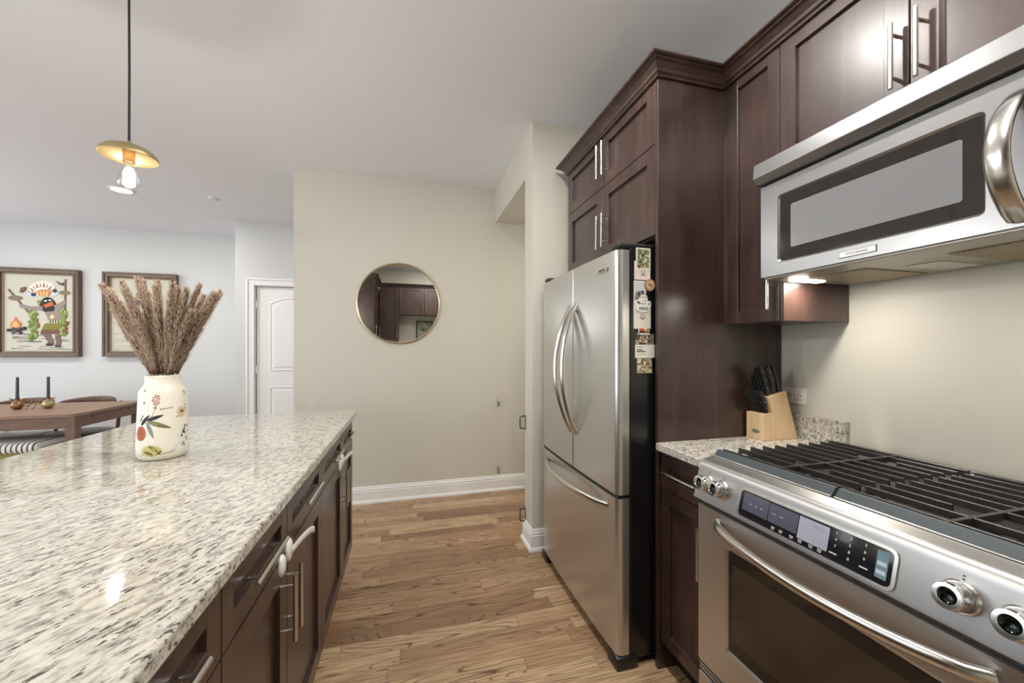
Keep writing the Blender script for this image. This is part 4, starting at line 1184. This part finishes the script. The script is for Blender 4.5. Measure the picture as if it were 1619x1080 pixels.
def knife(x, y, z, L, wd, th, label, cat='knife', curve=0.006, riv=True, grp=None):
    b = Vector((x, y, z)) 
    t = thing('steak_knife' if grp and 'steak' in grp else 'kitchen_knife', label, cat, tuple(b), group=grp)
    bm = bmesh.new()
    k = 12
    pts = []; rs = []
    for i in range(k + 1):
        s = i / k
        pts.append(b + KD * (L * s) + KS * (curve * math.sin(PI * s) - (0.004 if i == k else 0)))
        rs.append(1.0 * (1.05 if i < 2 else 0.86 + 0.22 * s) if i < k else 0.75)
    tube(bm, pts, rs, 12, flat_=(wd / 2, th / 2, tuple(KS)))
    part('handle', bm, M['black'], t, smooth=60)
    bm = bmesh.new(); tube(bm, [b - KD * 0.05, b + KD * 0.004], 1.0, 8, flat_=(wd * 0.42, 0.0011, tuple(KS))); part('blade', bm, M['chrome'], t)
    if riv:
        bm = bmesh.new()
        for s in (0.22, 0.5, 0.8):
            c = b + KD * (L * s) + KS * (curve * math.sin(PI * s))
            lathe(bm, [(0.0, -th / 2 - 0.0006), (0.0022, -th / 2 - 0.0002), (0.0022, th / 2 + 0.0002), (0.0, th / 2 + 0.0006)], c, 10, (0, 1, 0))
        part('rivets', bm, M['nickel'], t)
    return t
for i in range(6):
    y = 1.3405 - i * 0.0130
    knife(1.4255, y, 1.0275, 0.092, 0.019, 0.0085, 'black handled steak knife in the low front row of the block', 'steak knife', 0.004, True, 'steak knives in the block')
names = ['leftmost tall black knife handle in the upper row of the block', 'second tall black knife handle from the left in the upper row', 'middle tall black knife handle in the upper row of the block', 'fourth tall black knife handle from the left in the upper row', 'tallest black knife handle right of centre in the upper row']
for i, (Lk, nm) in enumerate(zip((0.082, 0.090, 0.112, 0.122, 0.128), names)):
    knife(1.440, 1.3405 - i * 0.0142, 1.0995, Lk, 0.022, 0.0105, nm, 'knife', 0.005, True, 'kitchen knives in the block')
knife(1.468, 1.2815, 1.108, 0.112, 0.030, 0.014, 'broad black chef knife handle behind the upper knife row', 'knife', 0.007, True, 'kitchen knives in the block')
st = thing('sharpening_steel', 'straight black sharpening steel handle at the back right of the block', 'sharpening steel', (1.496, 1.282, 1.113))
bm = bmesh.new(); b = Vector((1.496, 1.282, 1.115)); tube(bm, [b, b + KD * 0.006, b + KD * 0.012, b + KD * 0.10, b + KD * 0.108], [0.012, 0.012, 0.0095, 0.0085, 0.0075], 14); part('handle', bm, M['black'], st, smooth=50)
bm = bmesh.new(); tube(bm, [b - KD * 0.06, b + KD * 0.002], 0.0035, 8); part('rod', bm, M['chrome'], st)

# ------------------------------------------------------------------ far wall: mirror and gate brackets
mr = thing('round_mirror', 'round wall mirror in a thin pale gold frame', 'mirror', (-0.072, 3.468, 1.68))
mc = (-0.072, 3.467, 1.680)
bm = bmesh.new(); lathe(bm, [(0.333, 0.0), (0.344, 0.0), (0.346, 0.012), (0.344, 0.026), (0.338, 0.028), (0.333, 0.024)], mc, 72, (0, -1, 0), close=True); part('frame', bm, M['gold_pale'], mr, smooth=40)
bm = bmesh.new(); lathe(bm, [(0.0, 0.012), (0.3335, 0.012), (0.3335, 0.002), (0.0, 0.002)], mc, 72, (0, -1, 0)); part('glass', bm, M['mirror'], mr, smooth=5, label='mirror glass')
def bracket_far(z, label):
    t = thing('gate_bracket', label, 'bracket', (0.799, 3.468, z), group='grey baby gate brackets')
    bm = bmesh.new(); box(bm, 0.788, 0.810, 3.461, 3.4675, z - 0.036, z + 0.032, 0.003); part('plate', bm, mat('zinc grey', (0.34, 0.34, 0.33), 0.4, 0.8), t)
    bm = bmesh.new(); tube(bm, [(0.799, 3.460, z - 0.02), (0.799, 3.446, z - 0.02), (0.799, 3.446, z + 0.045)], 0.005, 8); part('hook', bm, M['nickel'], t)
bracket_far(0.806, 'upper grey gate bracket on the greige wall right of the mirror')
bracket_far(0.196, 'lower grey gate bracket on the greige wall just above the baseboard')
def bracket_jamb(z, label):
    t = thing('gate_latch', label, 'bracket', (0.768, 2.51, z), group='grey baby gate brackets')
    bm = bmesh.new(); box(bm, 0.765, 0.7695, 2.510, 2.533, z - 0.05, z + 0.05, 0.001); part('plate', bm, mat('zinc plate', (0.34, 0.34, 0.33), 0.4, 0.8), t)
    bm = bmesh.new(); tube(bm, [(0.763, 2.522, z - 0.042), (0.735, 2.522, z - 0.040), (0.731, 2.522, z - 0.03), (0.731, 2.522, z + 0.03), (0.735, 2.522, z + 0.04), (0.763, 2.522, z + 0.042)], 0.0045, 8); part('loop', bm, mat('dark zinc', (0.10, 0.10, 0.10), 0.4, 0.7), t)
bracket_jamb(0.795, 'upper gate latch loop on the edge of the pale pier')
bracket_jamb(0.170, 'lower gate latch loop on the edge of the pale pier near the floor')

# ------------------------------------------------------------------ dining area
tb = thing('dining_table', 'brown wooden dining table with square legs beyond the island', 'table', (-3.5, 4.5, 0))
TX0, TX1, TY0, TY1 = -4.45, -2.672, 4.065, 4.96
bm = bmesh.new()
c_ = 0.055
prism(bm, [(TX0, TY0), (TX1 - c_, TY0), (TX1 - 0.016, TY0 + 0.016), (TX1, TY0 + c_), (TX1, TY1 - c_), (TX1 - 0.016, TY1 - 0.016), (TX1 - c_, TY1), (TX0, TY1)], 'z', 0.722, 0.750, 0.004)
part('tabletop', bm, M['table'], tb)
bm = bmesh.new()
box(bm, TX0 + 0.05, TX1 - 0.02, TY0 + 0.02, TY0 + 0.045, 0.627, 0.7225, 0.002); box(bm, TX0 + 0.05, TX1 - 0.02, TY1 - 0.045, TY1 - 0.02, 0.627, 0.7225, 0.002)
box(bm, TX1 - 0.045, TX1 - 0.02, TY0 + 0.03, TY1 - 0.03, 0.627, 0.7225, 0.002); box(bm, TX0 + 0.05, TX0 + 0.075, TY0 + 0.03, TY1 - 0.03, 0.627, 0.7225, 0.002)
part('apron', bm, M['table_dark'], tb)
for x in (TX1 - 0.083, TX0 + 0.045):
    for y in (TY0 + 0.012, TY1 - 0.082):
        bm = bmesh.new(); vs = box(bm, x, x + 0.07, y, y + 0.07, 0.0, 0.722)
        for v in bm.verts:
            if v.co.z < 0.1:
                v.co.x += 0.012 if v.co.x < x + 0.03 else -0.012
                v.co.y += 0.012 if v.co.y < y + 0.03 else -0.012
        part('leg', bm, M['table_dark'], tb)
for y in (4.28, 4.74):
    bm = bmesh.new(); lathe(bm, [(0.011, 0.0), (0.011, 0.003), (0.0, 0.003)], (TX1 - 0.0205, y, 0.70), 14, (1, 0, 0)); part('plug', bm, M['black'], tb)

def dining_chair(cx, cy, seat_mat, label, rot=0.0):
    """seat centre (cx, cy); back rail on the +y side"""
    t = thing('dining_chair', label, 'chair', (cx, cy, 0), group='curved back dining chairs', rotz=rot)
    bm = bmesh.new()
    k = 28
    out = [(0.235 * (abs(math.cos(2 * PI * i / k)) ** 0.8) * (1 if math.cos(2 * PI * i / k) > 0 else -1), 0.22 * (abs(math.sin(2 * PI * i / k)) ** 0.8) * (1 if math.sin(2 * PI * i / k) > 0 else -1)) for i in range(k)]
    prism(bm, out, 'z', 0.432, 0.462, 0.008, seg=3); part('seat', bm, seat_mat, t, smooth=40, local=True)
    bm = bmesh.new(); prism(bm, [(x * 0.97, y * 0.97) for x, y in out], 'z', 0.398, 0.4325, 0.003); part('seat_frame', bm, M['chair'], t, smooth=40, local=True)
    for sx in (-1, 1):
        bm = bmesh.new(); tube(bm, [(sx * 0.17, -0.15, 0.405), (sx * 0.20, -0.19, 0.0)], [0.018, 0.012], 10); part('leg', bm, M['chair'], t, smooth=60, local=True)
        bm = bmesh.new(); tube(bm, [(sx * 0.225, 0.27, 0.0), (sx * 0.195, 0.18, 0.42), (sx * 0.200, 0.205, 0.60), (sx * 0.205, 0.225, 0.735)], [0.012, 0.018, 0.016, 0.013], 10); part('leg', bm, M['chair'], t, smooth=60, local=True)
    bm = bmesh.new()
    pts = [(0.235 * math.sin(a), 0.03 + 0.235 * math.cos(a), 0.722 + 0.022 * math.cos(a)) for a in [(-1.25 + 2.5 * i / 20) for i in range(21)]]
    tube(bm, pts, [0.5 + 0.5 * math.sin(PI * (0.12 + 0.76 * i / 20)) for i in range(21)], 12, flat_=(0.042, 0.012, (0, 0, 1)))
    part('backrest', bm, M['chair'], t, smooth=60, local=True)
    return t
dining_chair(-3.20, 4.93, M['seat'], 'brown curved back dining chair nearest the right end of the table')
dining_chair(-3.72, 4.93, M['seat_lit'], 'curved back dining chair with a seat coloured as if lit behind the candles')

bn = thing('upholstered_bench', 'bench with a striped white cushion and olive base tucked under the table', 'bench', (-3.6, 4.2, 0))
bm = bmesh.new(); box(bm, -4.25, -2.93, 4.045, 4.36, 0.06, 0.452, 0.03, 4); part('base', bm, M['olive'], bn, smooth=50, label='olive fabric base')
bm = bmesh.new(); box(bm, -4.27, -2.90, 4.03, 4.37, 0.445, 0.53, 0.040, 6); part('cushion', bm, M['striped'], bn, smooth=60, label='white cushion with dark stripes')
for x in (-4.2, -2.98):
    for y in (4.09, 4.32):
        bm = bmesh.new(); tube(bm, [(x, y, 0.0), (x, y, 0.07)], [0.014, 0.018], 10); part('leg', bm, M['chair'], bn)

# candle holder with two slate candles
ch = thing('candle_holder', 'brass fruit shaped candle holder with leaves on the dining table', 'candle holder', (-3.3, 4.5, 0.75))
CY = 4.50
for cx, ms in ((-3.372, M['brass_dark']), (-3.155, M['brass'])):
    bm = bmesh.new(); lathe(bm, [(0.0, 0.0), (0.022, 0.003), (0.038, 0.022), (0.042, 0.042), (0.034, 0.064), (0.016, 0.078), (0.013, 0.088), (0.016, 0.094), (0.0, 0.094)], (cx, CY, 0.7505), 20); part('fruit_cup', bm, ms, ch, smooth=60)
    bm = bmesh.new()
    for k in range(6):
        a = k * PI / 3 + 0.3; dx, dy = math.cos(a), math.sin(a)
        v = [bm.verts.new(p) for p in ((cx + dx * 0.010, CY + dy * 0.010, 0.828), (cx + dx * 0.035 - dy * 0.012, CY + dy * 0.035 + dx * 0.012, 0.846), (cx + dx * 0.062, CY + dy * 0.062, 0.850 + 0.01 * (k % 2)), (cx + dx * 0.035 + dy * 0.012, CY + dy * 0.035 - dx * 0.012, 0.846), (cx + dx * 0.030, CY + dy * 0.030, 0.836))]
        bm.faces.new((v[0], v[1], v[4])); bm.faces.new((v[1], v[2], v[4])); bm.faces.new((v[2], v[3], v[4])); bm.faces.new((v[3], v[0], v[4]))
    part('leaves', bm, M['brass_dark'], ch)
bm = bmesh.new(); tube(bm, [(-3.335, CY - 0.01, 0.775), (-3.29, CY + 0.01, 0.79), (-3.25, CY - 0.005, 0.80), (-3.19, CY, 0.785)], 0.005, 8); part('branch', bm, M['brass_dark'], ch, smooth=60)
for x in (-3.285, -3.24):
    bm = bmesh.new(); tube(bm, [(x, CY + 0.002, 0.795), (x - 0.008, CY - 0.03, 0.7515)], 0.004, 8); tube(bm, [(x, CY + 0.002, 0.795), (x + 0.01, CY + 0.02, 0.83)], [0.004, 0.002], 8); part('twig', bm, M['brass_dark'], ch, smooth=60)
for cx, lb in ((-3.372, 'slate blue taper candle on the left brass cup'), (-3.155, 'slate blue taper candle on the right brass cup')):
    bm = bmesh.new(); lathe(bm, [(0.0, 0.0), (0.0115, 0.0), (0.0100, 0.19), (0.008, 0.194), (0.0, 0.195)], (cx, CY, 0.845), 16)
    o = part('taper_candle', bm, M['candle'], smooth=50); tag(o, lb, 'candle', 'slate taper candles')

# framed textile pictures
def picture(x0, x1, z0, z1, label):
    y = 5.7695
    t = thing('framed_picture', label, 'picture', ((x0 + x1) / 2, y, z0), group='framed pictures on the dining wall')
    bm = bmesh.new()
    def ring(d0, d1, ya, yb, mi, zadd=0):
        box(bm, x0 + d0, x0 + d1, yb, ya, z0 + d0, z1 - d0, 0.002, 1, mi); box(bm, x1 - d1, x1 - d0, yb, ya, z0 + d0, z1 - d0, 0.002, 1, mi)
        box(bm, x0 + d1 - 0.001, x1 - d1 + 0.001, yb, ya, z0 + d0, z0 + d1, 0.002, 1, mi); box(bm, x0 + d1 - 0.001, x1 - d1 + 0.001, yb, ya, z1 - d1, z1 - d0, 0.002, 1, mi)
    ring(0.0, 0.022, y, y - 0.062, 0); ring(0.021, 0.036, y, y - 0.050, 1); ring(0.035, 0.056, y, y - 0.058, 0); ring(0.055, 0.070, y, y - 0.034, 1)
    part('frame', bm, [M['frame'], M['frame_tan']], t)
    bm = bmesh.new(); box(bm, x0 + 0.065, x1 - 0.065, y - 0.02, y - 0.012, z0 + 0.065, z1 - 0.065); part('canvas', bm, M['canvas'], t)
    return t, (x0 + 0.07, x1 - 0.07, z0 + 0.07, z1 - 0.07), y - 0.0202
def art_writer(area, y, mats):
    x0, x1, z0, z1 = area
    bm = bmesh.new(); cnt = [0]
    def mi(c):
        m = flat(*c)
        if m not in mats: mats.append(m)
        return mats.index(m)
    def P(s, t_): return (x0 + (x1 - x0) * (s - 40) / 560.0, z1 - (z1 - z0) * (t_ - 175) / 665.0)
    def pg(pts, col):
        cnt[0] += 1; yy = y - 0.00006 * cnt[0]
        prism(bm, [P(*p) for p in pts], 'y', yy - 0.003, y + 0.001, 0, mi(col))
    def el(cx, cy, rx, ry, col, k=16): pg([(cx + rx * math.cos(2 * PI * i / k), cy + ry * math.sin(2 * PI * i / k)) for i in range(k)], col)
    def ln(a, b, w, col):
        L = math.hypot(b[0] - a[0], b[1] - a[1]); nx, ny = -(b[1] - a[1]) / L * w, (b[0] - a[0]) / L * w
        pg([(a[0] + nx, a[1] + ny), (b[0] + nx, b[1] + ny), (b[0] - nx, b[1] - ny), (a[0] - nx, a[1] - ny)], col)
    return bm, pg, el, ln
t, area, yc_ = picture(-4.492, -3.728, 1.200, 2.217, 'framed yarn picture of a costumed dancer holding two staffs')
ms = []
bm, pg, el, ln = art_writer(area, yc_, ms)
BR, DK, GR, OR, GN, WH = (112, 92, 76), (46, 40, 40), (150, 134, 130), (206, 132, 72), (132, 148, 76), (228, 224, 214)
rn = random.Random(4)
for i in range(26):
    yq = 690 + rn.random() * 145; xq = 60 + rn.random() * 430; ln((xq, yq), (xq + 50 + rn.random() * 80, yq + rn.uniform(-6, 6)), 1.8, (96, 92, 88))
ln((75, 310), (245, 520), 8, BR); el(130, 383, 58, 22, (128, 112, 92)); ln((535, 205), (530, 480), 8, BR); el(528, 325, 48, 20, (128, 112, 92))
pg([(228, 295), (260, 258), (310, 232), (370, 226), (420, 240), (445, 270), (448, 310), (400, 300), (340, 300), (280, 320), (252, 330)], WH)
for i in range(9):
    a = 2.75 - i * 0.26; c = (345, 372); r0, r1 = 92, 140
    pg([(c[0] + r0 * math.cos(a - 0.09), c[1] - r0 * math.sin(a - 0.09)), (c[0] + r1 * math.cos(a), c[1] - r1 * math.sin(a)), (c[0] + r0 * math.cos(a + 0.09), c[1] - r0 * math.sin(a + 0.09))], OR if i % 2 == 0 else (88, 76, 96))
pg([(280, 330), (330, 305), (395, 305), (412, 330), (395, 362), (330, 362)], OR)
for i in range(4): ln((300 + i * 28, 318), (315 + i * 22, 358), 5, (236, 206, 160))
pg([(215, 330), (260, 335), (290, 372), (240, 365)], (200, 208, 224)); pg([(420, 330), (470, 300), (470, 345), (420, 365)], (200, 208, 224))
el(272, 350, 19, 15, (44, 56, 84)); el(450, 313, 18, 16, (44, 56, 84))
pg([(300, 400), (345, 392), (360, 480), (320, 470)], GN); el(365, 470, 45, 20, GN)
el(392, 440, 66, 64, DK); el(388, 395, 42, 26, (30, 28, 34)); pg([(352, 440), (428, 405), (436, 440), (372, 462)], (208, 104, 56)); el(372, 402, 14, 7, WH); el(408, 396, 12, 7, WH)
pg([(158, 430), (250, 452), (345, 450), (350, 486), (255, 486), (165, 462)], GR); pg([(440, 440), (500, 410), (530, 386), (544, 410), (500, 470), (455, 490)], GR)
pg([(365, 500), (440, 490), (490, 470), (498, 566), (395, 570)], GR); pg([(405, 545), (425, 515), (448, 540), (425, 562)], (222, 206, 130))
pg([(392, 566), (498, 564), (500, 600), (395, 606)], (90, 76, 60))
pg([(366, 600), (492, 596), (502, 662), (340, 662)], (128, 120, 48)); pg([(338, 655), (505, 655), (545, 690), (330, 692)], (110, 76, 60))
for i in range(5): ln((400 + i * 22, 566), (402 + i * 22, 600), 4, (232, 224, 190))
pg([(345, 690), (410, 690), (440, 770), (430, 785), (380, 790), (392, 760)], (120, 96, 92)); pg([(448, 700), (492, 692), (500, 770), (480, 804), (448, 796), (460, 770)], (120, 96, 92))
el(405, 784, 32, 12, (60, 44, 44)); el(472, 796, 26, 12, (112, 60, 60))
for x0_, x1_, ya, yb in ((240, 305, 490, 745), (495, 540, 480, 700)):
    for i in range(46): el(rn.uniform(x0_, x1_), rn.uniform(ya, yb), 15, 13, rn.choice([(126, 148, 66), (100, 122, 54), (150, 168, 96)]), 7)
for i in range(10): el(rn.uniform(525, 555), rn.uniform(580, 680), 12, 11, (130, 84, 62), 7)
for i in range(6): el(rn.uniform(300, 325), rn.uniform(560, 690), 9, 10, (150, 108, 78), 7)
pg([(95, 605), (118, 580), (132, 548), (145, 575), (175, 600), (172, 640), (130, 650), (100, 640)], (214, 132, 84)); el(135, 615, 22, 26, (236, 176, 120))
ln((68, 662), (200, 650), 11, DK); ln((105, 690), (160, 640), 10, (104, 88, 80)); ln((120, 640), (180, 690), 10, (70, 60, 60)); el(205, 645, 14, 16, DK)
pg([(165, 330), (180, 290), (215, 285), (212, 310), (185, 335)], (120, 88, 76)); pg([(460, 225), (490, 240), (522, 238), (518, 262), (485, 255)], (104, 80, 76))
part('embroidery', bm, ms, t, label='raised yarn figure with green tassels and orange fan headdress')
t, area, yc_ = picture(-3.505, -2.764, 1.200, 2.212, 'framed cream picture half hidden behind the pampas grass')
ms = []
bm, pg, el, ln = art_writer(area, yc_, ms)
for i in range(7): ln((105 + i * 12, 560 + i * 26), (120 + i * 12, 610 + i * 24), 7, (66, 60, 64))
for i in range(30):
    yq = 640 + rn.random() * 190; xq = 60 + rn.random() * 430; ln((xq, yq), (xq + 30 + rn.random() * 60, yq), 1.4, (170, 164, 156))
el(465, 340, 16, 12, (80, 70, 60)); el(480, 415, 12, 12, (80, 70, 60)); ln((440, 350), (470, 330), 5, (80, 70, 60))
for i in range(18): el(rn.uniform(240, 400), rn.uniform(300, 620), 24, 28, rn.choice([(120, 100, 84), (168, 140, 110), (92, 84, 88)]), 8)
part('embroidery', bm, ms, t, label='raised dark yarn strokes')

# ------------------------------------------------------------------ the kitchen behind, seen in the mirror
BYF = -0.27
def back_cab(label, x0, x1, z0, splits, hz):
    t = thing('back_wall_cabinet', label, 'cabinet', ((x0 + x1) / 2, -0.45, z0))
    bm = bmesh.new(); box(bm, x0, x1, -0.598, BYF - 0.0205, z0, 2.395); part('body', bm, M['cab'], t)
    xs_ = [x0] + splits + [x1]
    for i, (a, b) in enumerate(zip(xs_, xs_[1:])):
        h = b - 0.03 if (i == 0) else a + 0.03
        d = part('door', shaker('+y', BYF, a + 0.002, b - 0.002, z0, 2.392, 0.055), M['cab'], t)
        part('handle', pull('+y', BYF, h, hz, 0.17, True), M['nickel'], d, smooth=40)
back_cab('tall dark wall cabinet reflected at the middle of the mirror', -0.478, -0.155, 1.455, [], 1.575)
back_cab('dark two door wall cabinet reflected at the right of the mirror', -0.150, 0.72, 1.905, [0.285], 2.0)
lc = thing('side_wall_cabinet', 'dark wall cabinet reflected at the left edge of the mirror', 'cabinet', (-0.67, 0.2, 1.455))
bm = bmesh.new(); box(bm, -0.849, -0.5205, -0.598, 0.598, 1.455, 2.395); part('body', bm, M['cab'], lc)
for a, b, h in ((-0.262, 0.165, 0.13), (0.169, 0.597, 0.205)):
    d = part('door', shaker('+x', -0.50, a, b, 1.457, 2.392, 0.055), M['cab'], lc); part('handle', pull('+x', -0.50, 0.56 if a > 0 else -0.22, 1.575, 0.17, True), M['nickel'], d, smooth=40)
bm = bmesh.new(); sweep(bm, [(0.722, -0.598), (0.722, BYF + 0.001), (-0.499, BYF + 0.001), (-0.499, 0.600), (-0.849, 0.600)], CR)
tag(part('crown_moulding', bm, M['cab']), 'dark crown moulding over the cabinets seen only in the mirror', 'crown moulding')
fp = thing('framed_print', 'black framed green landscape print reflected in the mirror', 'picture', (0.30, -0.598, 1.40))
bm = bmesh.new()
for a in ((0.15, 0.168, 1.40, 1.82), (0.432, 0.45, 1.40, 1.82), (0.15, 0.45, 1.40, 1.418), (0.15, 0.45, 1.802, 1.82)): box(bm, a[0], a[1], -0.598, -0.575, a[2], a[3], 0.001)
part('frame', bm, M['black'], fp)
bm = bmesh.new()
box(bm, 0.160, 0.440, -0.597, -0.588, 1.41, 1.81)
for k, (pts, m_) in enumerate(((((0.168, 1.418), (0.432, 1.418), (0.432, 1.62), (0.34, 1.60), (0.168, 1.66)), 1), (((0.22, 1.66), (0.28, 1.63), (0.33, 1.66), (0.26, 1.665)), 2), (((0.25, 1.79), (0.27, 1.79), (0.36, 1.70), (0.35, 1.69)), 3))):
    poly(bm, [(x, -0.5875 + 0.0003 * k, z) for x, z in pts], m_)
part('print', bm, [flat(142, 154, 138), flat(176, 178, 152), flat(40, 52, 40), flat(214, 216, 190)], fp, recalc=False)
